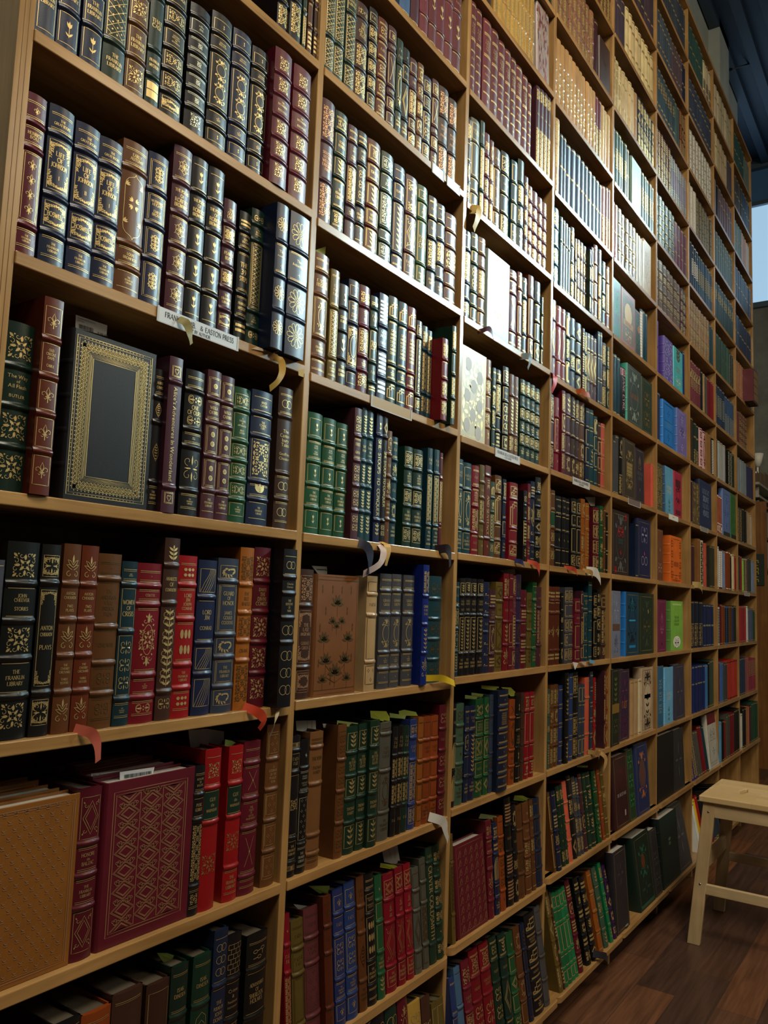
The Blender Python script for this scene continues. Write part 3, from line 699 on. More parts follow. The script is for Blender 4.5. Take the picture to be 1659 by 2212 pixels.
ROW(2, 7, """688 716 207.6|pl|$p 1.3*a 1.3*T(SELECTED/LETTERS/!WILLIAM/!FAULKNER/FIRST) 1.3*a;717.5 744 235|dg|.7*=a BT(EDNA/FERBER) .9*Bv 1.3*=F .8*=a;746 _ 266|pl|.6*=e 1*T(SO/BIG//EDNA/FERBER) 1.8*Ba .6*F .8*e;766.7 787 279|bk|.6*=e T(!GIANT//EDNA/FERBER) 2.2*-s F -e;
789 817 295.5|rb|Dq DT(!TOM_JONES) 1.3*Dv DT(HENRY/FIELDING) 1.2*Dv;819.5 845.5 322.6|dg|$s .9*Ba -T(!TOM/!JONES) 1.9*Ba .7*-T(HENRY/FIELDING) .9*Ba;847.7 871.5 351|nv|.7*- BT(TOM_JONES) 2.6*Bv .7*=;873.7 898.7 373.6|pl|1.6*BdT(TOM/JONES) 1.7*Bd BT(~/~) ;900 921 396|gr|.7*BT(HENRY/FIELDING) BT(TOM/JONES) 2.4*Bqq BF;
923.6 _ 420|bk|=T(~) -T(~) 1.6*a F;942.7 959.4 437.6|sl|-T(~) 1.2*- 1.6*a - F;961.6 985.4 457|rb|- 1.1*- 1.6*a - - """)
ROW(2, 8, """672 704 541|br|.8*= 1.2*T(!F._SCOTT/!FITZGERALD) 2.2*Do F .8*=;708 727 579|ol|1.4*=T(~/~/~) 2*Bl .8*=F;728 _ 611|bk|.9*t T(GUSTAVE/FLAUBERT) 1.2*t F;748 770.7 601|nv|.8*Be 1.2*BT(MADAME/BOVARY//GUSTAVE/FLAUBERT) 2.3*co .8*Be;772 794.5 613|bu|.9*a T(JOURNEY/IN_THE/DARK//MARTIN/FLAVIN) 1.5*Ba .7*F a;
796 812.4 637|dg|.5*n T(~/~) 1.7*Bq T(~) .6*n;814 833 631|nv|^.003 $s 1.3*n T(~/!JACKAL//~) 1.2*n .9*n;835.7 855.7 637|dg|g 2.2*=T(GREAT/AMERICAN/MYSTERY/STORIES/OF_THE/TWENTIETH/CENTURY) .8*=F g;857.8 876.8 650|te|g 2.2*=T(GREAT/AMERICAN/MYSTERY/STORIES/OF_THE/TWENTIETH/CENTURY) .8*=F g;878 895 661|bu|g 2.2*=T(GREAT/AMERICAN/MYSTERY/STORIES/OF_THE/TWENTIETH/CENTURY) .8*=F g;
896.4 908.4 691|bk|.7*Bq 2.8*BV(~) .8*Bq;909.5 _ 702.5|te|a 2*a a;921 930 713|te|a 2*a a;953.8 966.5 729|cr|a - a a|p30;974 982.5 702.5|dg|a - a a|p26""")
ROW(2, 9, """658.4 690 888|gr|Bt =T(IN_THIS/OUR_LIFE//ELLEN/GLASGOW) Bt =F Bt;692 720 901|gr|Bt =T(IN_THIS/OUR_LIFE//ELLEN/GLASGOW) Bt =F Bt;721.4 746 912|gr|Bt =T(IN_THIS/OUR_LIFE//ELLEN/GLASGOW) Bt =F Bt;758 773.5 880|pl|^.003 s =T(!FAUST//GOETHE) s s s|p8;774.5 _ 868|te|v T(SHE/STOOPS) v v v;786 799.5 876|te|v S(She/Stoops/to/Conquer) v v v;806 820 879|nv|^.003 .9*t 4*V(SHE__STOOPS__TO__CONQUER) .9*v;
821 _ 886|bk|^.003 .9*s 4*V(SHE_STOOPS_TO_CONQUER) .9*s;831 841 930|br|s T(~) s F e;842 854 943|te|=T(~) s T(~) s F;870.5 888.5 963|dg|Ba T(THE/KEEPER/OF_THE/HOUSE) Ba F Ba;890.6 911 969|dg|Ba T(THE/KEEPER/OF_THE/HOUSE) Ba F Ba;920 931 967|te|T(~/~) 2.4*Ba =F;935 946.4 970.5|te|T(~/~) 2.4*Ba =F;946.6 952.5 978|bu|- 2*a -""")
ROW(2, 10, """638 670 1229|db|$p 1.2*Ba 2.2*cT(!THE/!LAST/!ANGRY_MAN//GERALD/GREEN) Bc;788 810.6 1244|be|$b .6*B .8*T(~) 1.8*B 1*p|p6;817 _ 1239|ch|.6*=e =T(GRAHAM/GREENE) 1.6*o .7*=F .7*=e;842.6 862.8 1240|ch|.6*=e =T(GRAHAM/GREENE) 1.6*o .7*=F .7*=e;868.5 892 1242|ch|.6*=e =T(GRAHAM/GREENE) 1.6*o .7*=F .7*=e;909.7 922.8 1220|rb2|s T(GRIMMS/FAIRY/TALES) s s|p16;924.6 952 1244|te|$b s S(The/Federalist) s s s""")
ROW(2, 11, """618 638.6 1592|bk|.5*=q BT(~/~) 3*Bq 1.1*BF .5*=q;639.8 660 1599.6|bk|$s e =T(DASHIELL/HAMMETT//~/~) 2*p =F;661.5 690.4 1584|tn|$b .5*= 1.6*T(!THE_POEMS//THOMAS/HARDY) 2.2* .8*- .5*=;722 741 1568|br|$b Bs Bs Bs Bs;742 767 1572|dg|Bv T(!THE/!RETURN/!OF_THE/!NATIVE) Bv T(THOMAS/HARDY) 1.2*Bv;768 787 1566|dg|Bv T(!THE/!RETURN/!OF_THE/!NATIVE) Bv T(THOMAS/HARDY) 1.2*Bv;
793 814.6 1558.6|dg|Bv T(!THE/!RETURN/!OF_THE/!NATIVE) Bv T(THOMAS/HARDY) 1.2*Bv|p8;817 841 1563|gy|$b .4*- 1.8*-T(~/~/~) 2*Bo 1.2*F;843 _ 1572|bk|T(~/~/~) a a T(~);855.6 _ 1569|bk|T(~/~/~) a a T(~);867.6 879.7 1569|dg|T(~/~/~) a a T(~);881.6 897 1556|bl|.7*Ba T(~/~) 2*Ba Ba;899 _ 1551|or|$b - B - B B;911 _ 1550|ru|$b B T(~/~) B B BF;
928 944 1548|ru|$b B T(~/~) B B BF;946 963 1524|bu|$p s T(~) s s s""")
ROW(2, 12, """613.5 627 1978|cr|e T(~/~) 2*a a;631 657 1993|ol|$b =T(~) BT(~/~) 2*D B;659 690 1968|mr|$b =T(~) =T(~/~) 2*p =;700 717 1939.6|rb|$b =f BT(~) 2*= =f|p10;721 743 1925|bl|Bf -T(~) 2*Bs =F Bf;745.7 768.5 1911|bl|Bf -T(~) 2*Bs =F Bf;771.7 788 1897.6|br|$b T(~/~) T(~) 1.8*mm F;789.7 809 1891.5|bk|.6*= BT(~/~//~/~) 2*Bj BF .7*=;810.7 826 1895|gr|e B 1.4*B F v;829.7 852 1892.7|cr|Bd T(A/BELL/FOR/ADANO//JOHN/HERSEY) 1.9*dd BF;
854.5 871 1878|cr|Bd T(A/BELL/FOR/ADANO//JOHN/HERSEY) 1.9*dd BF;873 888 1870|cr|Bd T(A/BELL/FOR/ADANO//JOHN/HERSEY) 1.9*dd BF;890.3 905 1878|gy|$b B B 2*d B;907 920 1857|gy|$b B B 2*s B;920.5 935 1834|dg|^.003 .6*T(~) 4*V(OLIVER_GOLDSMITH) .8*|;937 951 1829.7|dg|a .8*e a a a e a""", tilt=.09, top=True)
ROW(2, 13, """760 785 2215|bk|k s;786 806 2200|bk|k s;807.5 836 2193|bk|k s;837 862 2178|dg|k s;863 884 2162|bu|o s;885 911 2175|gd|s B;912.5 931 2161|db|q e;932 942 2170|ol|B B;943 958 2163|ol|B B""", tilt=.12, top=True)
# ---- third bay
ROW(3, 4, """1022 1048 h240|bk|a s;1050 1064 h240|db|$g a s a;1067 1076 h240|gd|a s a;1077 _ h240|gd|s a s;1087 _ h240|gd|s a s;1096 _ h240|gd|s a s;1105 _ h240|gd|s a s;1114 _ h240|gd|s a s;1122 _ h240|gd|s a s;1130 _ h240|gd|s a s;1138 _ h240|gd|s a s;1146 1154 h240|gd|s a s""")
W1 = '~ = 1.6*-T(~/~/~/~) = T(~) = e'
ROW(3, 5, ';'.join('%s|mr|%s' % (p, W1) for p in ('1015.7 1026 0', '1027 1039 16', '1043.6 _ 36', '1061 _ 59', '1076 _ 84', '1090 _ 103', '1102.7 _ 121.5', '1114 _ 137', '1128 _ 159', '1139.5 1147 177'))+';'+
 ';'.join('%s|pl|~ a 2*T(~) 3*a' % p for p in ('1158 _ 183', '1166 _ 190', '1174.5 _ 198', '1182 _ 207', '1189.6 1195 214')))
ROW(3, 6, """1008 1016 255|db|a - s s;1017 1035 251|gy|1.4*BT(~/~) 2.4*B - B;1036 1045 258.7|dg|T(~) 2*a a;1046 1056 285|bu|q a s a;1057 1065 301|rb|s a s a;1066 1081 315.6|br|T(~) 2.6*p p;1082.6 1100 323|bk|l -T(~) - Bl;1105 1118 343.4|te|B - B BF;1119 1132 341|dg|e s q s;1132.6 _ 379|pl|s s a a s;1140.6 _ 399|mr|s s a a s;1150 _ 410|mr|s s a a s;1162 _ 424|mr|s s a a s;1171.6 1181 435|mr|s s a a s""")
ROW(3, 7, """1000.6 1016 495|nv|- 2*a - a;1017 1032 500|dg|- B 2*s - B;1033 1048 510|br|- T(~) 2*a - B;1100 1117 579.5|bu|.5*- =T(~) 2.6*x =;1118 1127.6 586|mr|=a =T(~) 2*B =n;1128.6 1138 598|te|=T(~) 2*a =;1141.7 1153.6 592.5|rb|T(~) 2*B Bo;1155.8 1168 605.5|bk|T(~) =T(~) B Bs;1169 1173 641|dg|- B - B""")
ROW(3, 8, """1048 1060 774.6|tn|t a - a t;1062.5 1070 793.6|dg|=T(~) a a -;1071 1081.5 797|bk|.7*=s 2*Ba - =n;1086 1099 790|bk|Bs BT(~) 2*Bk Bs;1100.5 _ 807|br|T(~) 2*v s;1111 1119.4 812.6|br|T(~) 2*v s;1124 _ 818|dg|Ba T(~) Ba F Ba F;1135 _ 823.7|dg|Ba T(~) Ba F Ba F;1146 _ 830|dg|Ba T(~) Ba F Ba F;1156 1166 838|dg|Ba T(~) Ba F Ba F""")
ROW(3, 9, """985.6 998.5 990|te|1.2*BT(~/~) 2*Bo BF;1000 1018 998|te|1.2*BT(~/~) 2*Bo BF;1019 1034 1004.5|cr|=T(~) =T(~/~/~/~) 1.4*a =T(~)n;1035 1045.4 1003.4|ol|e T(~) 1.6*s T(~) e;1046 1058 1004.5|rb|^.003 .5* 4*V(THE____AND_SENTENCE) e;1059 1067.7 1040|gg|C s 2*l q;1069 1083 1025.7|br|Bg 2*g - Bg;1085 1092.6 1034.6|nv|=a - p F;1101.6 1119 1041|cr|Bg 2*g - Bg|p10;1130.6 1138 1059|bk|s T(~) 2*Bn s|p8;1139 1145 1044.7|bu|q a a F;1146 1155 1039|nv|.8*n 2.6*s -T(~);1157 1169 1030|bk|q T(~) q s a s""")
ROW(3, 10, """979.5 989.8 1257|te|=T(~) Bs Bs Bs;991 _ 1249|bk|.8*Bv T(~/~//~) 2*Bv F;1002 _ 1248.5|bk|.8*Bv T(~/~//~) 2*Bv F;1015 1028 1250|bk|.8*Bv T(~/~//~) 2*Bv F;1030 1043.4 1251|bk|.8*Bv T(~/~//~) 2*Bv F;1043.6 1056 1257|nv|2*L T(~) 2.4*L;1057 1070 1273|pl|n T(~/~/~) 2*Bs n;1071 1086 1257|ol|$b Bd BT(~) 2*Bz Bd;1087 1098.6 1238.6|cr|s T(~) s s;1099 _ 1240|bu|- T(~) B -;1107 1113 1243|mr|Bs T(~/~) 2*Bn Bs;1114.6 1125 1241|pu|$b s T(~) s s;1125.4 1137.5 1274|bu|e n - n n;1138.7 1149.7 1280|ol|$b s T(~) e s;1150 1158.8 1258|gr|-T(~) 2*v - F;1160 1170 1268|pl|$p eT(~) 2*s e""")
ROW(3, 11, """974.7 981.7 1521|bk|=T(~) C C;984 1000.5 1522|gg|$b s -T(~) e q F;1001.7 1011.6 1527|nv|=T(~/~) s - F;1012.8 1025.7 1525.8|nv|=T(~/~) 2*s F;1026.4 1043.6 1511.7|gr|d BT(~/~/~) 1.4*Bd BT(~) d;1044.5 1055 1508|gr|d BT(~/~/~) 1.4*Bd BT(~) d;1055.8 1064 1502|sl|$b - -T(~) - s -;1074.6 1098 1493|nv|=e 1.6*=T(~/~/~/~/~/~) =e =e =e =e|p16;1100 1112.7 1513|ru|$b x 2*Bo -T(~) s;1113.8 1124 1507|bk|t - T(~/~/~) t -;
1124.4 1131.5 1497.6|db|$b t - - t -;1133 1143 1497.6|cr|=s 2*B - =s;1144 1154 1496|cr|=s 2*B - =s""")
ROW(3, 12, """971.6 979 1804|ol|$b - 2*a e|;1051 1063 1775|bu|$p s =T(~) - 2*s e;1065 1075 1780|nv|=a n 2*C - F;1076.7 1088 1767|ru|$b - a 2*s e;1092 1106 1723|bk|$p n T(~) n n;1106.3 1115.4 1741|bk|o T(~) q s;1116.5 1129 1743|br|$b B - s -;1131 1144 1737|br|$g e T(~) a a -;1144.3 1152 1730.6|br|$g a T(~) a e -;1154 1169 1728|nv|$b = B w B -""", tilt=.07, top=True)
ROW(3, 13, """969 982 2118|bl|= BT(~) s;983 995.7 2095|sb|$b - - -;999.5 1016 2082.5|bu|a T(~/~) 1.6*Ba s;1017 1036.7 2058.5|cr|=q T(~) 1.6*s q;1038.7 1059 2044.6|cr|=q T(~/~) 1.6*s q;1060 1075.4 2029|dg|=s T(~) 2*s =;1079 1094 2023|dg|=s T(~) 2*s =;1095.7 1109.6 2020.5|gr|e B s B s;1111 1124 2008|br|$p o - s B;1125 1133.7 1999|nv|$b s B B -;1136 1156.5 1981|bk|g =T(~/~) g =T(~) g =F;1157.7 1169 1963.5|ch|$b - - - -""", tilt=.15, top=True)
# ---- fourth bay (pixel columns written in enlarged crops: origin and scale)
def CROW(bay, k, ox, oy, s, data, **kw):
    out = []
    for line in data.strip().split(';'):
        if not line.strip(): continue
        p, rest = line.split('|', 1); a = p.split()
        a = ['%.2f' % (ox+float(a[0])/s), '_' if a[1] == '_' else '%.2f' % (ox+float(a[1])/s), a[2] if a[2][0] in 'h_' else '%.2f' % (oy+float(a[2])/s)]
        out.append(' '.join(a)+'|'+rest)
    ROW(bay, k, ';'.join(out), **kw)
SEG(4, 2, '5|gd|s a s|232;5|mr|a s a|225;4|br|s a|235')
SEG(4, 3, '9|#7a5440|s a s a|235;1|pl|-|235;1|_|', f1=.82)
SEG(4, 4, '12|#b08a58|2*~ s a s -|238;2|mr|~ - a|238;3|#b59468|~ a s -|238')
CROW(4, 5, 980, 0, 4.484, """985 1028 1130|#b08a58|~ a a s;1031 _ 1290|#1c2c44|~ - -;1060 _ 1320|#1c2c44|~ - -;1092 _ 1385|#1b2946|~ - -;1140 _ 1430|#1b2946|~ - -;1190 _ 1480|#1c2c48|~ - -;1235 _ 1545|#1c2c48|~ - -;1272 _ 1595|#1c2c44|~ - -;1305 _ 1640|#1c2c44|~ - -;1345 _ 1690|#1c2c44|~ - -;1380 _ 1735|#22344c|~ - -;1412 1438 1780|#22344c|~ - -;1440 _ 1790|ru|~ - a;1475 _ 1810|ru|~ - a;1500 1520 1830|ru|~ - a""")
CROW(4, 6, 980, 420, 4.608, """992 1052 115|te|a - a s;1060 _ 215|te|- 2*-;1088 _ 250|sl|- 2*-;1112 _ 280|sl|- 2*-;1138 1162 320|te|- 2*-;1168 1205 315|bk|a - Ba a;1207 1225 435|db|a s a;1230 _ 440|br|s a s a;1262 _ 470|br|s a s a;1292 1322 505|br|s a s a;1346 _ 535|dg|- a - a|p12;1372 1395 520|pu|- a - s;1400 1440 475|rb|- B B -;1445 1476 520|db|- Ba Ba;1480 1520 655|te|- - a -;1524 1562 710|mr|=B 2*Bs =""")
CROW(4, 7, 980, 420, 4.608, """972 1025 1035|mr|a 2*s e;1030 _ 1100|cr|- 2*x -;1078 1118 1135|cr|- 2*x -;1122 1163 1165|te|Bg s Bg;1166 1218 1220|sl|e - q e;1224 1278 1270|bk|d - Bz d;1284 _ 1330|db|n n n;1306 _ 1365|te|a a a;1330 _ 1375|gy|- 2*Bd e;1364 _ 1395|pl|- 2*Bd e;1396 1428 1425|pl|- 2*Bd e;1436 _ 1360|sl|- - -;1460 1482 1370|sl|- - -;1486 1524 1470|db|Ba q Ba;1530 1560 1515|dg|s Bs s""")
CROW(4, 8, 970, 720, 4.484, """970 1022 580|pl|Ba - Ba;1026 1072 615|cr|e 2*p e;1078 1130 540|bu|Ba Bs Ba a|p8;1132 _ 570|pl|s - e s;1186 _ 605|db|s - e s;1228 1264 640|db|s - e s;1268 1318 660|br|a - s a;1328 _ 720|nv|- B B -;1366 1404 735|te|- - v -;1408 1442 800|te|Bg B B -;1445 1474 860|db|- p p -;1478 1515 870|co|- B B -""")
CROW(4, 9, 970, 980, 4.484, """958 984 330|mr|a q a;988 1028 350|br|- Pgr:- q q;1034 1092 405|bk|-T(~) - e -;1096 _ 420|bk|-T(~) - e -;1132 1166 435|bk|-T(~) - e -;1190 1236 430|bk|Bs Be 2*B Bs|p6;1240 1280 445|bk|Bs Be 2*B Bs;1284 1322 435|or|s e s s;1326 1362 475|or|- - 2*v -;1398 _ 515|bu|Bs Bs Bs Bs|p6;1428 1454 520|bu|Bs Bs Bs Bs;1466 1496 505|gr|a - s a;1500 1518 520|br|- - -;1522 1542 570|bk|- - -""")
CROW(4, 10, 960, 1210, 4.366, """972 _ 245|rb|n - 3*f n;998 _ 250|rb|n - 3*f n;1046 1092 250|rb|n - 3*f n;1098 1120 310|bk|- q - s;1124 1170 255|ch|Bq B Bo Bo Bq|p6;1173 1216 255|ch|Bq - Bo - Bq;1226 1288 360|bu|B T(~) 2*B B|p8;1290 1310 290|pl|B - 2*a B;1314 1358 305|te|-T(~/~) 2*p Be;1362 1396 200|te|- - e - -;1412 1443 305|bk|Bs Bs 2*B Bs;1447 1478 280|bk|a Ba Bd a a;1486 1526 325|db|BT(~) 3*a q""")
CROW(4, 11, 950, 1440, 4.254, """986 1012 210|gg|s q s;1016 _ 175|br|a s a a;1048 1090 170|br|a s a a;1094 1130 180|bl|- - - -;1138 1188 60|bk|v v - v|p8;1191 1224 65|bl|- - - -;1228 1274 55|bk|Ba - Ba Ba;1277 _ 165|sl|B - - B;1308 1334 165|sl|B - - B;1338 1379 105|co|- 2*- -;1383 1410 50|sl|- - - - -;1414 1436 105|rd|s s s;1510 1522 40|pl|s s s|p6;1525 1546 50|ru|s s s s""")
CROW(4, 12, 940, 1680, 3.95, """956 975 130|br|p p|;985 1026 125|nv|- n q -|p6;1030 _ 80|dg|a - e e a;1062 1086 65|dg|a - e e a;1088 1122 40|co|- - - -;1126 1160 -10|bk|- a - s;1165 _ 0|ch|n q s a;1195 1215 5|sl|n q s a;1222 1250 -25|pl|- e s -;1255 1280 -30|dg|- v v -;1284 1322 -40|dg|- v - v -;1338 1372 -50|gr|v - v v;1378 1400 -60|ru|- - -;1405 _ -50|ol|- s - -;1450 1475 -45|ol|- s - -""", tilt=.12, top=True)
CROW(4, 13, 940, 1880, 3.95, """952 _ 190|ol|a s s a;985 998 195|db|q n q n;1000 _ 205|kg|Be - 2*B - B;1030 _ 195|kg|Be - 2*B - B;1062 _ 175|kg|Be - 2*B - B;1090 1116 150|kg|Be - 2*B - B;1124 1160 100|bu|n s n s n;1190 1228 75|bk|n s n s n s;1240 1278 65|bk|n s n s n s;1300 1335 20|or|- - e -;1345 1378 -10|gg|v - s - v;1395 1418 -50|kg|s - s - v;1425 1450 -30|pu|s s s s s""", tilt=.2, top=True)
# ---- farther bays: runs of like volumes
SEG(5, 1, '12|#3a3038|~ 2*- -|235')
SEG(5, 2, '3 1.2|#3c3440|~ - 3*-|230;9|#bfae80|~ = 2*- -| 228', f1=1.0)
SEG(5, 3, '3|#c0b084|~ s a s|232;4|#b9a67c|~ - 2*- -|230;1|#b08a60|~ - -|228;6|#2a2c38|~ $g b s a b|230')
SEG(5, 4, '1|ch|~ - -|240;4|gg|~ $g - a -|238;1|ol|~ - -|236;3 1.2|_|;6|gg|~ = a =|226', dep=.16)
SEG(5, 5, '2|ru|~ - -|236;5 1.3|#6e5a40|- = - =|228;4 .8|#b9b8a4|~ -|222;3 1.3|_|')
SEG(5, 6, '8|_|;1|bk|~ $w b|225;2 .8|te|~ -|222;2|_|', dep=.12)
SEG(5, 7, '1 .6|or|~ -|232;2 .8|te|~ -|236;2|_|;7|_|')
SEG(5, 8, '1 .6|sl|~ -|215;1 .6|ch|~ -|205;1 .8|ch|~ -|230;8|_|;1 .7|co|~ -|190')
SEG(5, 9, '7|_|;2 .9|nv|~ -|225;4|_|')
SEG(5, 11, '6|_|;2 1.2|be|~ -|218;1|cm|~ -|218;4|_|')
SEG(6, 0, '14|#343a44|~ - -|235')
SEG(6, 1, '8|#3c4650|~ - 2*- -|232;5|#4a3f46|~ - 2*- -|228;2|nv|~ - -|225')
SEG(6, 2, '8|#33454f|~ - a 2*- -|238;2|#3c5350|~ -|232;3|rb|~ n s n|240')
SEG(6, 3, '6|rb|~ n s a n|240;7|#7a7488|~ $s n 2*- n|228')
SEG(6, 4, '6|#454c42|- - - - -|238;4|mr|~ - e -|228')
SEG(6, 5, '7|#5c4a38|- n - n -|240;2|pl|a a a a|232')
SEG(6, 6, '1 .8|vi|~ $k e|240;6|_|;1 .6|rb2|~ -|222;1 .5|_|', dep=.12)
SEG(6, 7, '1|bl|~ -|226;6|_|', dep=.12)
SEG(7, 0, '6|#2f4a44|~ - -|235;3|#b9ad8a|~ $k 2*- n n|238')
SEG(7, 1, '10|#343c4c|~ - 2*- -|238')
SEG(7, 2, '9|#8f8c7c|~ $w a a a|240')
SEG(7, 3, '3|#b4b0a0|~ $w a a|236;6|#4a4432|~ a a a|240')
SEG(7, 4, '1|db|~ s s|228;1 .8|bk|~ -|240;3|#1e242c|~ $w -T(~) n -|240;7|#2c3c4c|~ - n -|236')
SEG(7, 5, '8|#8f7252|a b - b a|240;2 .8|te|~ -|232')
SEG(7, 6, '6|#6a3038|~ - $g n 2*-|232;1 1.2|bk|~ -|225;1|be|~ -|222;2 .7|gy|~ -|218;4|cr|~ -|220', f1=1.04)
SEG(7, 7, '1 1.6|db|~ -|225;2|#1e3028|~ - - a|222;2 1.2|pk|~ $k -s|215;2|#8a6238|~ -|216;1|bk|~ $w n|212')
SEG(7, 8, '1 .6|cr|~ -|220;1 .6|pu|~ -|218;2 1.4|#5a4a34|~ s s|218;5|_|', dep=.12)
SEG(7, 9, '1|mr|~ -|200;1|pl|~ -|205;1|_|;1|tn|~ -|240;1|cm|~ $k a|238;1|co|~ $k e|228;1|_|;2|#2c2c22|~ -|224')
SEG(7, 10, '1 .5|rd|~ -|220;3 1.4|#10182e|~ - a|232;4|#16224c|~ $s - -|220;1 .6|_|')
SEG(7, 11, '6|#14235c|~ $s 2*= 3*|232;1|#3c78b8|~ -|226;1 .7|bk|~ -|238;2|gg|~ -|240;1 .6|_|')
SEG(7, 12, '3|#2c2468|~ a|215;2|gy|~ -|218;2|cr|~ -|225;1|te|~ -|222;5|_|', tilt=.14)
SEG(7, 13, '1 .6|wt|~ -|228;1 .8|ye|~ -|235;1 .7|rd|~ -|240;2|bk|~ -|230;1|cr|~ $w q|225;3|sl|~ -|220;2|bk|~ -|225', tilt=.2)
SEG(8, 0, '8|#a89e80|~ - 2*-|238')
SEG(8, 1, '6|#a89a78|~ - 2*-|236;2|#4a4044|~ -|225')
SEG(8, 2, '1 1.4|#9c8a74|~ -|230;1|bk|~ -|228;6|#5e4648|~ - 2*-|222')
SEG(8, 3, '9|#47564a|~ - e 3*-|238')
SEG(8, 4, '10|#24362e|~ - a 3*-|238')
SEG(8, 5, '3|#2c443c|~ -|232;3 1.2|#3a584c|~ e|225;2|#1e2c28|~ $s p|222')
SEG(8, 6, '4|#22324e|~ $s - 2*n -|236;4|#33507c|~ $s - n|230')
SEG(8, 7, '1|gy|~ -|225;3|#9aa0a0|~ -|228;1|_|;2 .8|bk|~ $s a|218;1|dg|~ -|212')
SEG(8, 8, '4|#a05440|~ $w 3*- s|225;8|_|', dep=.13)
SEG(8, 9, '1|gr|~ -|225;1|wt|~ -|228;2|bu|~ $w b|226;2|#7a90b8|~ -|222;3|ru|~ $w -|220;1|bk|~ -|210;2|cm|~ -|214;1|rd|~ -|210')
SEG(8, 10, '2|wt|~ $k n|205;1|bu|~ -|222;2|ru|~ -|220;2|#285a98|~ $k b|215;2|br|~ -|222;1|bl|~ -|220;2|#10201c|~ -|218')
SEG(8, 11, '2|mr|~ -|228;2|#3c64a0|~ -|220;2|ch|~ -|215;6|#a83224|~ $k 2*-|222')
SEG(8, 12, '1 1.3|#58a0d0|~ -|215;1|bk|~ -|218;1|rd|~ -|210;2|gy|~ -|228;2|cr|~ -|235;3|bk|~ -|240')
SEG(9, 0, '6|#26413c|~ - -|238;3|#5c6a60|~ -|225')
SEG(9, 1, '5|#3c362c|~ - -|236;4|#22304a|~ - -|230')
SEG(9, 2, '5|#5c7470|~ - -|228;3|#a88468|~ -|222;2|#b8b0a0|~ -|215', f1=.94)
SEG(9, 3, '8|#26304a|~ - -|230')
SEG(9, 4, '2|#34486a|~ - -|225;5|#222c48|~ - -|222')
SEG(9, 5, '6|#9a6a48|~ - 2*- -|232;1|_|;3 1.2|#5f6c66|~ -|222')
SEG(9, 6, '2|mr|~ -|212;4|#6a4438|- n n n n|220;3|_|')
SEG(9, 7, '1|mg|~ -|222;4|#7c8a94|~ -|218;3|#2c2a54|~ -|225')
SEG(9, 8, '3|#40303a|~ a|220;2 1.3|bk|~ -|222;2|#a89070|~ -|218;1|wt|~ -|210;1|_|')
SEG(9, 9, '1|wt|~ -|222;1|te|~ -|220;1|rd|~ -|225;1|lm|~ -|212;2|#a89a78|~ $k n|210;2|ch|~ -|222;2|#7a90b0|~ -|215')
SEG(9, 10, '1|wt|~ -|215;4|#9a2430|~ -|220;1|wt|~ -|222;3|#4c5878|~ -|205;1|gr|~ -|205')
SEG(9, 11, '1|gr|~ -|222;3|#22304e|~ -|222;2|#8a4c4c|~ -|222;4|#8a2844|~ n -|205')
SEG(9, 12, '1|wt|~ -|200;2|bk|~ -|235;2|#b06a48|~ -|230;1|pl|~ -|225;2|#1c4434|~ -|238;2|gr|~ -|240')
for b, ks in ((1, range(0, 6)), (2, range(0, 5)), (3, range(0, 4)), (4, range(0, 2)), (5, range(0, 1))):
    rr = random.Random(b)
    for k in ks:
        cs = rr.sample(['db', 'mr', 'nv', 'dg', 'br', 'pl', 'ol', 'sl', '#7a5440', '#a8946a'], 3)
        SEG(b, k, '6|%s|~ - -|232;5|%s|~ - - -|225;5|%s|~ - -|236' % tuple(cs))

# ---- books that stand with the front cover to the room
FACES = []
def FACE(bay, k, bl, br, tl, c, th, label, draw, yp=0.008, spine=None, lean=None):
    z = lev(bay, k); fy = FRONT.get(k, 0)+yp
    X0 = xat(bl, z, fy); X1 = xat(br, z, fy); best = None
    for i in range(0, 36):
        a = i*.01 if lean is None else lean
        hh = .2
        for _ in range(4): hh = (zat(X0, tl[1], fy+hh*sin(a))-z)/cos(a)
        e = abs(proj(X0, fy+hh*sin(a), z+hh*cos(a))[0]-tl[0])
        if best is None or e < best[0]: best = (e, a, hh)
    FACES.append(dict(bay=bay, k=k, x0=X0, x1=X1, z=z, y=fy, h=min(best[2], .275), a=best[1], c=c, th=th, label=label, draw=draw, spine=spine))
def fr(g, w, h, m=.03, wd=1.0): g.rect(0, h/2, w/2-m*w, h/2-m*w, wd)
def d_black(P, w, h):
    g = P('g', .0008)
    for m, q in ((.055, 1.2), (.078, .8), (.112, .8), (.2, .7), (.212, .7), (.222, .7), (.232, .7), (.246, 1.3)): fr(g, w, h, m, q)
    e = .021*w
    def motif(x, z, ang):
        for k in range(4): g.ring(x+e*.5*cos(ang+k*pi/2), z+e*.5*sin(ang+k*pi/2), e*.36, e*.36, .9, 7)
        for k in range(4): g.leaf(x, z, e*1.1, e*.45, ang+pi/4+k*pi/2)
    for r, (mm, ph) in enumerate(((.136, 0), (.172, .5))):
        a = w/2-mm*w; b = h/2-mm*w; m = int(2*b/(e*1.9)); n = int(2*a/(e*1.9))
        for i in range(m+1):
            for s in (-1, 1):
                motif(s*a, h/2-b+2*b*min(i+ph*(i < m), m)/m, ph*1.5)
                if not r: g.dot(s*(w/2-.066*w), h/2-b+2*b*i/m, .0007); g.dot(s*(w/2-.1*w), h/2-b+2*b*i/m, .0009)
        for i in range(n):
            for s in (-1, 1):
                motif(-a+2*a*(i+ph)/n, h/2+s*b, ph*1.5)
                if not r: g.dot(-a+2*a*i/n, h/2+s*(h/2-.066*w), .0007); g.dot(-a+2*a*i/n, h/2+s*(h/2-.1*w), .0009)
def d_plain(P, w, h): fr(P('p', .001), w, h, .05, 1)
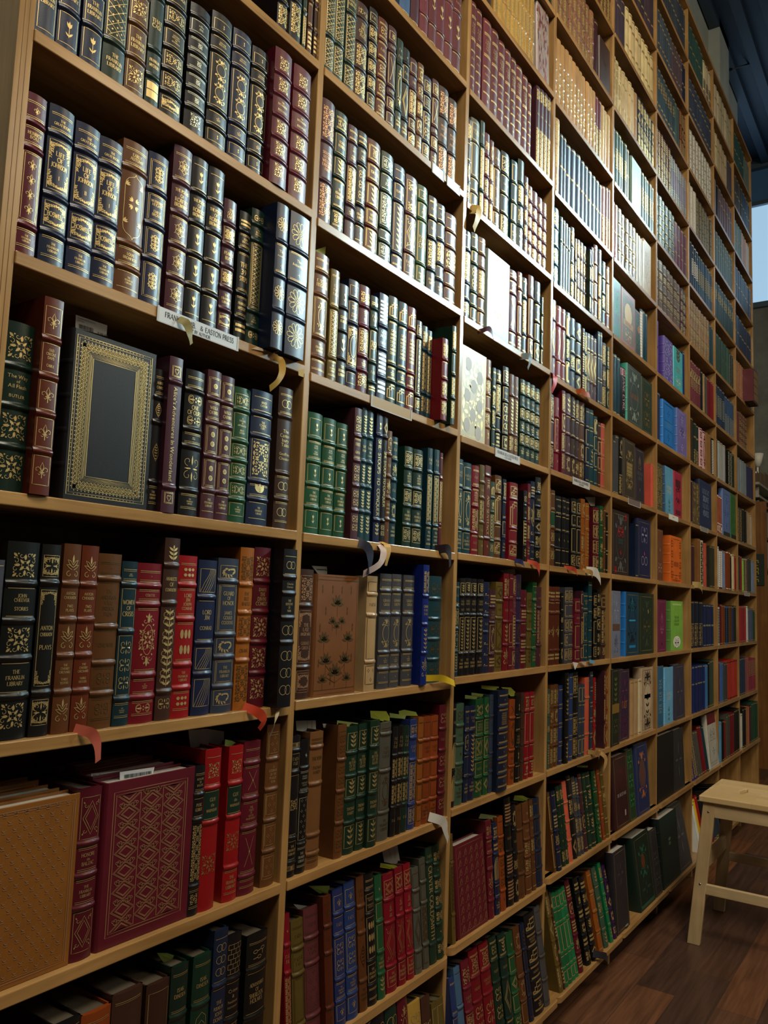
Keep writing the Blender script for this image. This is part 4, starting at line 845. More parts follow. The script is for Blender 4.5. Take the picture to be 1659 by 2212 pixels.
def d_tan(P, w, h):
    g = P('p', .0011); fr(g, w, h, .045, 1.2); fr(g, w, h, .065, .8)
    for j in range(21):
        for i in range(9):
            x = -w*.42+(i+.5*(j % 2))*w*.1; z = h*.06+j*h*.0445
            if abs(x) > w*.43: continue
            s = .0062
            for q in (-.7, .7): g.leaf(x, z+.1*s, .55*s, .3*s, pi/2-q); g.dot(x+q*.6*s, z+.55*s, .12*s)
            g.line([(x-.4*s, z-.15*s), (x+.4*s, z-.15*s)], 1.2)
def d_balzac(P, w, h):
    g = P('p', .0012); fr(g, w, h, .09, 1.1); fr(g, w, h, .115, .9)
    a = w/2-.125*w; b = h/2-.125*w; nx, nz = 3, 7
    for i in range(nx):
        x = -a+2*a*(i+.5)/nx
        if i: g.line([(-a+2*a*i/nx, h/2-b), (-a+2*a*i/nx, h/2+b)], 1)
        for j in range(nz+1):
            z = h/2-b+2*b*(j+(.5 if i % 2 else 0.0))/nz; A, B = a/nx, b/nz
            for kk in (1, .88, .62, .52):
                pts = [(x, z+B*kk), (x+A*kk, z), (x, z-B*kk), (x-A*kk, z)]
                pts = [(px, min(max(pz, h/2-b), h/2+b)) for px, pz in pts]; g.line(pts, 1, True)
            for sx in (-1, 1):
                for q in (.35, .65):
                    zz = z+B*(1-.2*q)
                    if h/2-b < zz < h/2+b: g.ring(x+sx*A*.8*q, zz-.1*B, A*.15, B*.16, .9, 8); g.ring(x+sx*A*(.35+.5*q), zz+.12*B, A*.13, B*.14, .8, 8)
def d_suede(P, w, h):
    g = P('b', .0009); fr(g, w, h, .03, .8); g.line([(-w*.47, h*.955), (w*.47, h*.955)]); g.line([(-w*.47, h*.05), (w*.47, h*.05)])
    for x, z, s in ((0, .75, .022), (-.28, .45, .02), (.28, .45, .02), (-.1, .6, .014), (.12, .6, .014), (0, .56, .012), (-.22, .27, .022), (.22, .27, .022), (0, .17, .024), (-.28, .12, .016), (.28, .12, .016)):
        for k in range(6): g.leaf(x*w, z*h, s, s*.4, pi/2+(k-2.5)*.6)
        g.line([(x*w, z*h), (x*w, z*h-s*1.1)])
    for x, z in ((-.35, .88), (-.12, .88), (.1, .88), (.32, .88), (-.26, .7), (.24, .7), (-.38, .56), (.38, .56), (-.38, .27), (.38, .3), (-.1, .12)): g.leaf(x*w, z*h, .009, .004, pi/2); g.leaf(x*w, z*h, .009, .004, -pi/2)
    for m in (-1, 1): g.line([(m*.22*w, .25*h), (m*.12*w, .2*h), (m*.2*w, .15*h), (0, .1*h)], 1.3)
def d_lit(P, w, h):
    g = P('b', .0012); fr(g, w, h, .08, .8); ORN['r'](g, 0, h*.62, w*.16, w*.16); ORN['s'](g, 0, h*.3, w*.2, h*.1)
def d_cream(P, w, h):
    g = P('g', .0012); fr(g, w, h, .05, 1); fr(g, w, h, .08, 1); ORN['a'](g, 0, h/2, w*.4, h*.42)
    s = P('#9a8f7e', .001)
    for i, (x, z) in enumerate(((-.2, .82), (.25, .72), (.02, .6), (-.22, .47), (.25, .4), (0, .28), (-.22, .15), (.22, .1))): s.dot(x*w, z*h, w*.12, w*.13, 12)
def d_wave(P, w, h):
    g = P('p', .001); fr(g, w, h, .05, 1)
    for i in range(5):
        x = -w*.38+w*.19*i
        for j in range(9):
            z = h*.08+h*.1*j; g.line([(x-.03*w, z-.035*h), (x, z-.03*h), (x+.02*w, z), (x+.04*w, z+.035*h), (x+.08*w, z+.04*h)], 1.2)
            g.ring(x+.06*w, z, .03*w, .028*h, .9, 8); g.leaf(x+.06*w, z, .03*w, .012*w, 1)
def d_marble(P, w, h):
    rr = random.Random(3)
    for c in ('#8a4a44', '#8f8f92', '#6a3230'):
        g = P(c, .001)
        for _ in range(34):
            x = rr.uniform(-.45, .45)*w; z = rr.uniform(.04, .96)*h; g.leaf(x, z, rr.uniform(.01, .035), rr.uniform(.005, .012), pi/2+rr.uniform(-.5, .5))
def mk(orns, fcol='g', m=.07):
    def d(P, w, h):
        fr(P(fcol, .0014), w, h, m, 1)
        for o, x, z, a, b, c in orns:
            g = P(c, .0015)
            if o[0] == '"': text_block(g, o[1:].split('/'), x*w, z*h, a*w, b*h, .03, len(o) > 1 and o[1:2].islower(), 1.3)
            elif o[0] == '*': g.dot(x*w, z*h, a*w, b*h, 14)
            elif o[0] == '#': g.strip(x*w, z*h, a*w, b*h)
            else: ORN[o](g, x*w, z*h, a*w, b*h)
    return d
FACE(1, 9, 129, 316.5, (162, 706), 'bk', .034, 'black book facing out with a broad gilt lace border around a bare centre', d_black, spine='bk')
FACE(1, 11, -95, 147, (-55, 1760), '#7c4e1e', .03, 'tan book facing out, stamped with rows of tiny sprigs', d_tan)
FACE(1, 11, 204, 403, (237, 1694), 'bu', .036, 'burgundy book facing out with gilt diamond lattice on its cover', d_balzac)
FACE(2, 10, 672.7, 766, (686.4, 1239.5), '#6e4424', .03, 'mottled brown suede book facing out with sparse gilt sprigs', d_suede)
FACE(3, 4, 1161, 1186, (1157, 0), 'ms', .03, 'tall book facing out with red and grey marbled cover', d_marble, lean=.02)
FACE(3, 7, 1049.5, 1098, (1055.5, 535), '#6f7d78', .03, 'plain book facing out between brown and maroon spines, washed by glare', d_lit)  # window glare is put into the pale cover colour
FACE(3, 8, 991, 1047, (996, 741), '#b3ab8c', .034, 'cream book facing out with gilt tracery and round medallions', d_cream)
FACE(3, 12, 992, 1055, (980.5, 1829), 'bu', .03, 'burgundy book facing out with rows of wavy blind-stamped sprigs', d_wave)
FACE(4, 3, 1296, 1318, (1296, 75), 'db', .03, 'dark brown book facing out beside scroll-tooled brown spines high in the fourth bay', d_lit)
FACE(5, 4, 1364, 1384.5, (1364.5, 335), '#3c6650', .03, 'green cloth book facing out with a gilt sprig, high in the fifth bay', mk([('v', 0, .5, .12, .2, 'g')]))
FACE(5, 5, 1390, 1406, (1390.5, 514), '#b9a888', .03, 'pale tan book facing out beside white slim spines', mk([('a', 0, .5, .3, .3, '#d8d8d0')]))
FACE(5, 6, 1323.5, 1340.5, (1325, 597), '#1e6a60', .03, 'teal illustrated book facing out, upright of the fifth bay hard against it', mk([('s', 0, .55, .38, .36, '#8a5a94'), ('a', 0, .6, .22, .2, '#4ab09a')]))
FACE(5, 6, 1341.5, 1371.5, (1342, 617), '#8a5f66', .036, 'pink and green illustrated book facing out with oval portrait and title scroll', mk([('a', 0, .5, .38, .4, '#3f8a70'), ('*', 0, .6, .26, .2, '#cdbb8a'), ('#', 0, .42, .34, .05, '#b08f6a'), ('"~', 0, .42, .3, .04, '#2a2018'), ('s', 0, .22, .26, .12, '#cdbb8a')]))
FACE(5, 6, 1372.5, 1385, (1372, 666), '#35363a', .03, 'charcoal illustrated book facing out with green leaves and orange flowers', mk([('s', 0, .5, .38, .4, '#2f8a68'), ('*', .1, .6, .2, .08, '#a87040')]))
FACE(5, 7, 1354.5, 1385, (1356, 783), '#3a4846', .04, 'slate grey illustrated book facing out with curved horn frame and copper title', mk([('o', 0, .5, .42, .42, '#7f8f88'), ('"~', 0, .5, .38, .06, '#a8684a')]), spine='#3fa08c')
FACE(5, 7, 1386, 1408.5, (1388, 812), '#27382e', .03, 'dark green illustrated book facing out under the grey horn-framed one', mk([('s', 0, .45, .3, .36, '#8a6a34')]))
FACE(5, 8, 1347, 1371.5, (1348, 945), '#3a342c', .04, 'black book facing out with a large gilt roundel', mk([('o', 0, .5, .4, .34, 'g'), ('b', 0, .5, .26, .12, 'g'), ('s', 0, .32, .3, .1, 'g')]))
FACE(5, 8, 1372.5, 1392, (1372, 965), '#2e2836', .03, 'dusky purple book facing out with a gilt ship above pale lettering', mk([('y', 0, .74, .2, .14, 'g'), ('"~/~', 0, .5, .36, .1, '#5f6a78'), ('e', 0, .25, .2, .1, '#5f6a78')]))
FACE(5, 9, 1321.5, 1358, (1323.5, 1099), '#2c2224', .04, 'black book facing out with scarlet scrolls around a grey oval', mk([('o', 0, .5, .42, .45, '#54595c'), ('s', 0, .68, .2, .1, '#b81f24'), ('e', 0, .35, .3, .12, '#b81f24'), ('"~/~', 0, .53, .36, .05, '#2f6a6a'), ('q', -.3, .08, .12, .05, '#b81f24'), ('q', .3, .92, .12, .05, '#b81f24')]))
FACE(5, 9, 1378, 1405, (1382, 1119), '#1c2048', .03, 'navy illustrated book slumped against the upright, with pink figure on its cover', mk([('s', 0, .74, .3, .18, '#8f8aa8'), ('e', 0, .42, .3, .12, '#c24a68'), ('k', 0, .3, .3, .08, '#a8a8b8')]))
FACE(5, 10, 1321.5, 1340, (1322, 1276), '#6c7690', .03, 'grey blue illustrated book facing out with a brown ribbon title', mk([('s', 0, .7, .35, .22, '#8c98b4'), ('#', 0, .45, .42, .05, '#5a4238'), ('y', 0, .2, .3, .15, '#4c5468')]))
FACE(5, 10, 1351, 1379.5, (1354, 1278), '#123a52', .045, 'peacock blue book facing out with dark figure panel', mk([('o', 0, .55, .4, .36, '#0a141c'), ('y', 0, .8, .25, .12, '#1f8a9a'), ('#', 0, .55, .24, .012, '#2f9ad0'), ('#', 0, .14, .24, .02, '#1f7ab0')]), spine='#1f6ab8')
FACE(5, 10, 1381, 1412, (1384, 1281), '#1e2e22', .03, 'dark green book facing out with small gilt flame on its cover', mk([('e', .1, .7, .14, .12, '#d8c07a'), ('o', 0, .5, .38, .4, '#33442f'), ('s', 0, .45, .3, .14, '#54502c')]))
FACE(5, 11, 1320.5, 1338, (1321, 1447), '#1f241c', .03, 'black and green book facing out with gilt title bar, lower fifth bay', mk([('v', 0, .7, .25, .2, '#5a6a2c'), ('#', 0, .48, .42, .06, '#7a5f24'), ('s', 0, .25, .3, .14, '#4f5a28')]), yp=-.004)
FACE(5, 11, 1338.5, 1359, (1339, 1448), '#33203c', .03, 'deep purple book facing out with orange title, lower fifth bay', mk([('s', 0, .7, .4, .24, '#6a2a54'), ('"~', 0, .5, .4, .08, '#b06a2c'), ('a', 0, .2, .3, .16, '#5a2448')]))
FACE(5, 11, 1386, 1410.5, (1388, 1444), '#a8937a', .04, 'cream book facing out with black woodcut oval', mk([('o', 0, .5, .4, .46, '#17130f'), ('*', 0, .5, .3, .24, '#b8a78c'), ('#', 0, .55, .26, .03, '#17130f'), ('v', 0, .42, .2, .16, '#17130f'), ('s', 0, .85, .3, .08, '#17130f'), ('s', 0, .12, .3, .07, '#17130f')], '#17130f'), spine='#a8937a')
FACE(5, 12, 1332, 1361.5, (1322, 1637), '#331a1c', .03, 'maroon book facing out titled in small capitals around a red arch', mk([('C', 0, .66, .34, .14, '#6a1a20'), ('"THE ART OF WAR', 0, .45, .36, .04, '#8f8480'), ('#', .2, .18, .05, .04, '#8f8480')]))
FACE(5, 12, 1362.5, 1376, (1351, 1621), '#1e3a24', .03, 'green illustrated book facing out between maroon and blue covers', mk([('s', 0, .55, .4, .4, '#2f8a48')]))
FACE(5, 12, 1379, 1405, (1371, 1611), '#1f2c58', .03, 'blue book facing out with copper oval portrait', mk([('o', 0, .55, .4, .34, '#a8643c'), ('*', 0, .58, .24, .2, '#5a3a34')]))
FACE(5, 13, 1334, 1361, (1322, 1830), '#24222a', .03, 'black book tipped back at floor level with slanting spine title', mk([('s', 0, .7, .3, .2, '#3f3a44')]))
FACE(5, 13, 1385, 1417, (1365, 1812), '#14261f', .06, 'thick dark green book on the bottom shelf with orange robed figure', mk([('o', 0, .62, .34, .2, '#1f5a40'), ('*', -.02, .62, .12, .1, '#5a3018'), ('s', 0, .25, .36, .12, '#24382a'), ('#', 0, .05, .42, .02, '#22503c')]))
FACE(5, 13, 1419, 1432, (1402, 1795), '#2b2c2f', .03, 'charcoal book on the bottom shelf with smoky grey figure', mk([('s', 0, .4, .35, .3, '#5a5c60')]))
FACE(6, 6, 1436, 1454, (1435, 724), '#5d54a4', .036, 'violet book facing out with dark floral tracery', mk([('a', 0, .5, .4, .44, '#8f8cc8')], '#8f8cc8'), spine='#4a3a90')
FACE(6, 6, 1455.5, 1474.5, (1455.5, 746), '#46b0bc', .034, 'turquoise book facing out with black tree branch and title', mk([('v', 0, .82, .3, .13, '#5a4a2c'), ('"~/~', 0, .5, .36, .08, '#a8843c'), ('s', 0, .22, .3, .12, '#c8d0c0')], '#46b0bc'))
FACE(6, 7, 1432, 1456, (1432.5, 861), '#1f74c8', .036, 'bright blue book facing out with small flying birds', mk([('p', 0, .75, .36, .18, '#12305a'), ('"~/~', 0, .5, .34, .08, '#6aa8c8'), ('p', 0, .22, .36, .16, '#12305a')], '#12305a'), spine='#1f74c8')
FACE(6, 7, 1463, 1483.5, (1463.5, 880), '#6e66a8', .034, 'lavender book facing out sprinkled with white drops', mk([('p', 0, .5, .4, .45, '#b8b4dc'), ('s', 0, .55, .2, .12, '#3a3468')], '#6e66a8'), spine='#3f68b0')
FACE(6, 8, 1418.5, 1431, (1419, 998), '#4a4a38', .03, 'olive book facing out with gilt floral dots, sixth bay', mk([('a', 0, .5, .4, .42, 'g')]))
FACE(6, 8, 1437, 1455, (1436, 1005), '#5a9cc4', .04, 'light blue book facing out with gilt script and a green tree', mk([('"~/~', 0, .52, .36, .1, '#e0d8a0'), ('v', 0, .18, .16, .12, '#3f7a58')], '#5a9cc4'), spine='#2a4a6a')
FACE(6, 8, 1456.5, 1473, (1456.5, 1016), '#9c2440', .034, 'crimson pink book facing out with black label shape', mk([('#', 0, .75, .3, .08, '#4a1020'), ('o', 0, .5, .36, .16, '#1c1014'), ('#', 0, .12, .3, .05, '#5a1424')], '#c05a70'))
FACE(6, 9, 1419, 1432, (1419.5, 1142), '#6a3f2c', .03, 'brown book facing out with fine pale line drawing', mk([('e', 0, .6, .3, .16, '#a88a74'), ('s', 0, .25, .36, .12, '#a88a74')]))
FACE(6, 9, 1448.5, 1472.5, (1448, 1156), '#d8691c', .042, 'orange book facing out with black vine border', mk([('s', -.36, .5, .1, .44, '#2a1c14'), ('s', .36, .5, .1, .44, '#2a1c14'), ('C', 0, .5, .24, .34, '#e8843a'), ('#', 0, .4, .2, .05, '#9c4a18'), ('p', 0, .1, .36, .06, '#2a1c14')], '#2a1c14'), spine='#c05c1c')
FACE(6, 10, 1420, 1439, (1420, 1295), '#6a2048', .034, 'magenta book facing out with pink chandelier drawing', mk([('y', 0, .6, .2, .16, '#b06a90'), ('"PHANTOM/OPERA', 0, .4, .36, .07, '#c06a94'), ('e', 0, .15, .3, .1, '#1c1018')], '#a85a80'))
FACE(6, 10, 1448.5, 1475, (1448, 1298), '#7cb848', .042, 'lime green book facing out with white swan and black hair drawing', mk([('"~/~/~', 0, .6, .3, .12, '#4a7028'), ('*', 0, .17, .3, .12, '#e0e4dc'), ('s', 0, .15, .2, .09, '#10100c'), ('#', 0, .93, .36, .02, '#a8d078')], '#a8d078'), spine='#4f7a38')
FACE(6, 11, 1420, 1433, (1420, 1440), '#2a6088', .03, 'mid blue book facing out beside a taller light blue one', mk([('s', 0, .5, .3, .3, '#8fb0b8')]), yp=.0)
FACE(6, 11, 1436, 1454, (1437, 1443), '#66aad8', .05, 'sky blue book facing out with pale script and green tree', mk([('"~/~', 0, .48, .34, .09, '#d8dcc0'), ('v', 0, .16, .16, .12, '#3f7a68')], '#66aad8'), spine='#66aad8')
FACE(6, 11, 1459, 1480, (1456, 1437), '#34344a', .03, 'dark purple book slumped sideways beside the sky blue one', mk([('s', 0, .5, .36, .36, '#5a5448')]))
FACE(6, 13, 1435, 1471, (1421, 1745), '#142c26', .04, 'dark green book on the bottom shelf lettered in small pale capitals', mk([('"MOBY/DICK', 0, .6, .34, .07, '#7a9a84')], '#1c3c34'), spine='#0f1c1a')
FACE(6, 13, 1472, 1496, (1442, 1733), '#3a3a3c', .03, 'grey book on the bottom shelf with faint mottled figure', mk([('s', 0, .5, .36, .36, '#55555a')]))
FACE(7, 8, 1512, 1537, (1512, 1034), '#1f2f54', .045, 'navy omnibus facing out with stacked pale capitals', mk([('"~/!BRONTE/~/!NOVELS', 0, .55, .42, .34, '#7c8ca8')], '#1f2f54'), spine='#141f3c')
FACE(8, 8, 1562, 1578, (1561, 954), '#5a74b0', .03, 'periwinkle book facing out with black lace pattern', mk([('p', 0, .5, .38, .4, '#2a3458'), ('#', 0, .06, .42, .04, '#2a3020')]))
FACE(8, 8, 1579, 1592, (1578, 965), '#2f6a34', .03, 'leaf green book facing out with dark lattice', mk([('p', 0, .5, .38, .4, '#1c401c'), ('#', 0, .06, .42, .04, '#1c2018')]))
FACE(7, 12, 1535, 1554, (1524, 1540), '#b8b8ae', .03, 'white book facing out with sketched map and red upper edge', mk([('#', 0, .9, .45, .1, '#6a1420'), ('p', 0, .3, .4, .2, '#6a6a64'), ('s', 0, .6, .3, .1, '#8a8a84')]))
ROW(5, 7, """1341 1353.5 790|bk|~ $#c08f98 .6*Bs 3*V(JANE_EYRE) .6*e""")
ROW(5, 8, """1338.5 1346 942|bk|~ s - s""")
ROW(5, 13, """1322 1334 1838|bk|~ $#8c8c8c - 4*V(AGE_OF_INNOCENCE) =""", tilt=.2, top=True)
FACE(6, 12, 1421, 1456, (1420, 1590), '#121314', .05, 'large plain black book facing out, white page edges showing on top', mk([], '#1c1d1f', .02))
FACE(6, 12, 1457, 1480, (1452, 1580), '#2a2b2c', .03, 'dark grey book with smoky streaks facing out behind the plain black one', mk([('s', 0, .5, .36, .4, '#4a4b4c')], '#2a2b2c'))
ROW(9, 5, """1629 1640 795|mr|~ $g n n n n|p66""")
for Fd in [Fd for Fd in FACES if Fd['bay'] == 1 and Fd['k'] == 11]:
    tan = Fd['c'] != 'bu'
    for q, (dh, lb) in enumerate(((.004, 'second in the stack behind the %s cover'), (.012, 'third in the stack behind the %s cover'), (.003, 'at the back of the stack behind the %s cover'))):
        FACES.append(dict(Fd, y=Fd['y']+(Fd['th']+.002)*(q+1), h=Fd['h']+dh, x0=Fd['x0']+.004*(q % 2), x1=Fd['x1']-.012*(q+1), label=('tan book ' if tan else 'dark red book ')+lb % ('sprig-stamped' if tan else 'diamond-latticed'), draw=d_plain))
# ------------------------------------------------------------------ room
def quad_obj(name, a, b, m):
    q = MB(); q.box(a, b, m); return structure(q.build(name))
def concrete(name, c1, c2, sc):
    m, nt, b = newmat(name); tc = N(nt, 'ShaderNodeTexCoord'); no = N(nt, 'ShaderNodeTexNoise', Scale=sc, Detail=8.0, Roughness=.65)
    nt.links.new(tc.outputs['Object'], no.inputs['Vector']); cr = N(nt, 'ShaderNodeValToRGB'); e = cr.color_ramp.elements
    e[0].position = .3; e[0].color = lin(c2); e[1].position = .7; e[1].color = lin(c1)
    nt.links.new(no.outputs['Fac'], cr.inputs[0]); nt.links.new(cr.outputs[0], b.inputs['Base Color']); b.inputs['Roughness'].default_value = .8
    bp = N(nt, 'ShaderNodeBump', Strength=.25, Distance=.01); nt.links.new(no.outputs['Fac'], bp.inputs['Height']); nt.links.new(bp.outputs[0], b.inputs['Normal'])
    return m
def floor_mat():
    m, nt, b = newmat('dark_plank_floor'); tc = N(nt, 'ShaderNodeTexCoord')
    br = N(nt, 'ShaderNodeTexBrick'); br.offset = .37; br.inputs['Scale'].default_value = 1.0
    br.inputs['Brick Width'].default_value = .62; br.inputs['Row Height'].default_value = .125; br.inputs['Mortar Size'].default_value = .0012; br.inputs['Mortar Smooth'].default_value = .2
    br.inputs['Color1'].default_value = (0, 0, 0, 1); br.inputs['Color2'].default_value = (1, 1, 1, 1); br.inputs['Mortar'].default_value = (.1, .1, .1, 1)
    nt.links.new(tc.outputs['Object'], br.inputs['Vector'])
    cr = N(nt, 'ShaderNodeValToRGB'); e = cr.color_ramp.elements; e[0].color = lin('#42302a'); e[1].color = lin('#71492e')
    x = e.new(.35); x.color = lin('#4f372a'); x = e.new(.6); x.color = lin('#654634')
    nt.links.new(br.outputs['Color'], cr.inputs[0])
    mp = N(nt, 'ShaderNodeMapping'); mp.inputs['Scale'].default_value = (2.2, 34, 1); nt.links.new(tc.outputs['Object'], mp.inputs['Vector'])
    no = N(nt, 'ShaderNodeTexNoise', Scale=1.5, Detail=8.0, Roughness=.6, Distortion=.5); nt.links.new(mp.outputs[0], no.inputs['Vector'])
    mr = N(nt, 'ShaderNodeMapRange'); mr.inputs['From Min'].default_value = .3; mr.inputs['From Max'].default_value = .7; mr.inputs['To Min'].default_value = .55; mr.inputs['To Max'].default_value = 1.3
    nt.links.new(no.outputs['Fac'], mr.inputs['Value'])
    mx = N(nt, 'ShaderNodeMix', data_type='RGBA', blend_type='MULTIPLY'); mx.inputs[0].default_value = 1
    nt.links.new(cr.outputs[0], mx.inputs[6]); nt.links.new(mr.outputs[0], mx.inputs[7]); nt.links.new(mx.outputs[2], b.inputs['Base Color'])
    b.inputs['Roughness'].default_value = .34
    bp = N(nt, 'ShaderNodeBump', Strength=.15, Distance=.001); nt.links.new(no.outputs['Fac'], bp.inputs['Height']); nt.links.new(bp.outputs[0], b.inputs['Normal'])
    return m
EX, OY, CZ = 8.2, -5.2, EYE+4.4
PLAST = concrete('pale_plaster', '#b4bab0', '#98a096', 3.0); CONC = concrete('grey_concrete', '#85887e', '#63665e', 4.5)
quad_obj('floor', (-3.5, OY, -.05), (EX+.2, .6, 0), floor_mat())
quad_obj('wall_back', (-3.5, .30, 0), (7.05, .42, CZ), PLAST)
quad_obj('trim_1', (5.98, .22, EYE+3.17), (6.3, .305, CZ), PLAST)                    # shallow pilaster of the back wall
quad_obj('wall_opposite', (-3.5, OY-.1, 0), (EX+.2, OY, CZ), concrete('far_plaster', '#a7a79c', '#8c8c82', 2.0))
WZ0, WZ1 = EYE+2.95, EYE+4.3
quad_obj('wall_far_end', (EX, OY, 0), (EX+.15, 2.2, WZ0-.03), CONC)
deck = plain('blue_black_deck', '#39475a', .45, .3)
q = MB(); q.box((-3.5, OY, CZ), (EX+.2, 2.2, CZ+.1), deck); structure(q.build('ceiling'))
q = MB()
for i in range(40):
    y = OY+.2+i*.18
    q.box((-3.5, y, CZ-.07), (EX, y+.07, CZ), deck)
structure(q.build('trim_2'))
frame = plain('blue_grey_window_frame', '#5d6f7c', .35, .4)
q = MB(); q.box((EX-.04, OY, WZ0-.05), (EX+.08, 2.2, WZ0), frame); q.box((EX-.04, OY, WZ1), (EX+.08, 2.2, CZ), frame)
for y in (-5.15, -3.9, -2.65, -1.4, -.15, 1.1, 2.15): q.box((EX-.02, y-.025, WZ0), (EX+.06, y+.025, WZ1), frame)
q.box((EX-.02, OY, WZ0+.98), (EX+.06, 2.2, WZ0+1.02), frame)
wn = structure(q.build('window_1'))
q = MB(); q.box((EX+.02, OY, WZ0), (EX+.03, 2.2, WZ0+1.0), plain('bright_sky_glass', '#a9d0ee', .2, emit=0.95)); o = q.build('window_pane', wn)
q = MB(); q.box((EX+.02, OY, WZ0+1.0), (EX+.03, 2.2, WZ1), plain('dusky_glass', '#3c5a74', .12, emit=.12)); o = q.build('upper_pane', wn)

# ------------------------------------------------------------------ the bookcase
bc = empty('bookcase', (0, 0, 0))
tag(bc, 'honey-coloured wooden bookcase covering the whole wall in nine bays', 'bookcase')
for i, x in enumerate(UX):
    t = .023 if i == 0 else .018
    q = MB(); q.box((x-t/2, 0, 0), (x+t/2, DEP, TOPZ), WOODZ)
    if i == 0:
        for dx in (-.0035, .0035): q.box((x+dx-.0004, -.0005, 0), (x+dx+.0004, .001, TOPZ), plain('joint_line', '#6a4a24', .6))
    o = q.build('upright', bc); bevel(o, .0015)
q = MB(); q.box((UX[0]-.0115, DEP, .02), (UX[-1]+.009, DEP+.012, TOPZ), wood('dark_back_panel', '#6b4a24', '#523618', 2, .4)); q.build('back_panel', bc)
q = MB(); q.box((UX[0]-.0115, -.004, TOPZ), (UX[-1]+.012, DEP+.012, TOPZ+.02), WOODX); q.build('top_board', bc)
q = MB(); q.box((UX[0], .03, 0), (UX[-1], .05, lev(5, 13)-TH), plain('kick_board', '#3d2b18', .6)); q.build('kick_board', bc)
nshelf = 0; rest = MB()
for b in range(1, NB+1):
    for k in range(14):
        z = lev(b, k); xa, xb = UX[b-1]+(.0115 if b == 1 else .009), UX[b]-.009; fy = FRONT.get(k, 0)-.0025
        if fy < -.01:
            xa, xb = UX[b-1]+.0, UX[b]+.006 if k == 13 else UX[b]
            xa += .002; xb -= .002; r = .02
            P = [(xa+.009, DEP), (xa+.009, 0), (xa, -.001)] if True else []
            P += [(xa, fy+r)]+[(xa+r-r*cos(t*pi/10), fy+r-r*sin(t*pi/10)) for t in range(1, 6)]+[(xb-r+r*sin(t*pi/10), fy+r-r*cos(t*pi/10)) for t in range(0, 6)]+[(xb, -.001), (xb-.009, 0), (xb-.009, DEP)]
            n = len(P); V = [(x, y, z-TH) for x, y in P]+[(x, y, z) for x, y in P]
            F = [tuple(range(n-1, -1, -1)), tuple(range(n, 2*n))]
            F = [tuple(range(n)), tuple(range(2*n-1, n-1, -1))]+[(i, i+n, (i+1) % n+n, (i+1) % n) for i in range(n)]
            F = [tuple(reversed(f)) for f in F]
            q = MB(); q.add(V, F, WOODX)
        else:
            q = MB(); q.box((xa, fy, z-TH), (xb, DEP, z), WOODX)
        if b <= 7: o = q.build('shelf', bc); bevel(o, .0016); nshelf += 1
        else: rest.merge(q, Matrix())
o = rest.build('shelf_boards', bc); o['kind'] = 'stuff'

# ------------------------------------------------------------------ choose the 300 spines that show largest; the others make one mass
def show(B):
    xm = (B['x0']+B['x1'])/2; w_ = B['x1']-B['x0']; a = proj(B['x0'], B['yp'], B['z']); b = proj(B['x1'], B['yp'], B['z']); c = proj(xm, B['yp'], B['z']+B['h'])
    wp = min(b[0], 1659)-max(a[0], 0); hp = min(a[1], 2212)-max(c[1], 0)
    B['wp'] = b[0]-a[0]
    return 0 if wp <= 0 or hp <= 12 else wp*hp
for B in BOOKS: B['area'] = show(B)
ranked = sorted(range(len(BOOKS)), key=lambda i: -BOOKS[i]['area'])
IND = set(ranked[:300])
ORD = 'first second third fourth fifth sixth seventh eighth ninth tenth eleventh twelfth thirteenth fourteenth fifteenth sixteenth seventeenth eighteenth nineteenth twentieth'.split()
VIS = {b: sorted({B['k'] for B in BOOKS if B['bay'] == b and B['area'] > 0} | {Fd['k'] for Fd in FACES if Fd['bay'] == b}) for b in range(1, 10)}
rows = {}
for i, B in enumerate(BOOKS):
    if B['area'] > 0: rows.setdefault((B['bay'], B['k']), []).append(i)
for v in rows.values(): v.sort(key=lambda i: BOOKS[i]['x0'])
def label_of(i):
    B = BOOKS[i]; r = rows[(B['bay'], B['k'])]; n = r.index(i); s = ' '.join(t for t in B['spec'].split() if t[0] not in '$~^')
    cnt = {}
    for t in s.split():
        wt = float(t.split('*')[0]) if '*' in t.split('(')[0] else 1; t = t.split('*')[-1] if '*' in t.split('(')[0] else t
        for ch in (t.split('(')[0] if '(' in t else t):
            if ch in DECOR: cnt[ch] = cnt.get(ch, 0)+wt
    foil = 'gilt'
    d = DECOR[max(cnt, key=cnt.get)] if cnt else ('gilt rules' if any(c in s for c in '-=B') else 'bare panels')
    if '$s' in B['spec']: d = d.replace('gilt', 'silvery')
    elif '$b' in B['spec'] or '$p' in B['spec']: d = d.replace('gilt', 'dull gilt')
    col = LEAD[B['c']][1] if B['c'] in LEAD else 'tan' if B['c'].startswith(('#b', '#a', '#7')) else 'dark'
    return '%s book with %s, %s from left, %s shelf, %s bay' % (col, d, ORD[n], ORD[VIS[B['bay']].index(B['k'])], ORD[B['bay']-1])
mass = MB(); PARTS_AT = {}
BYROW = {}
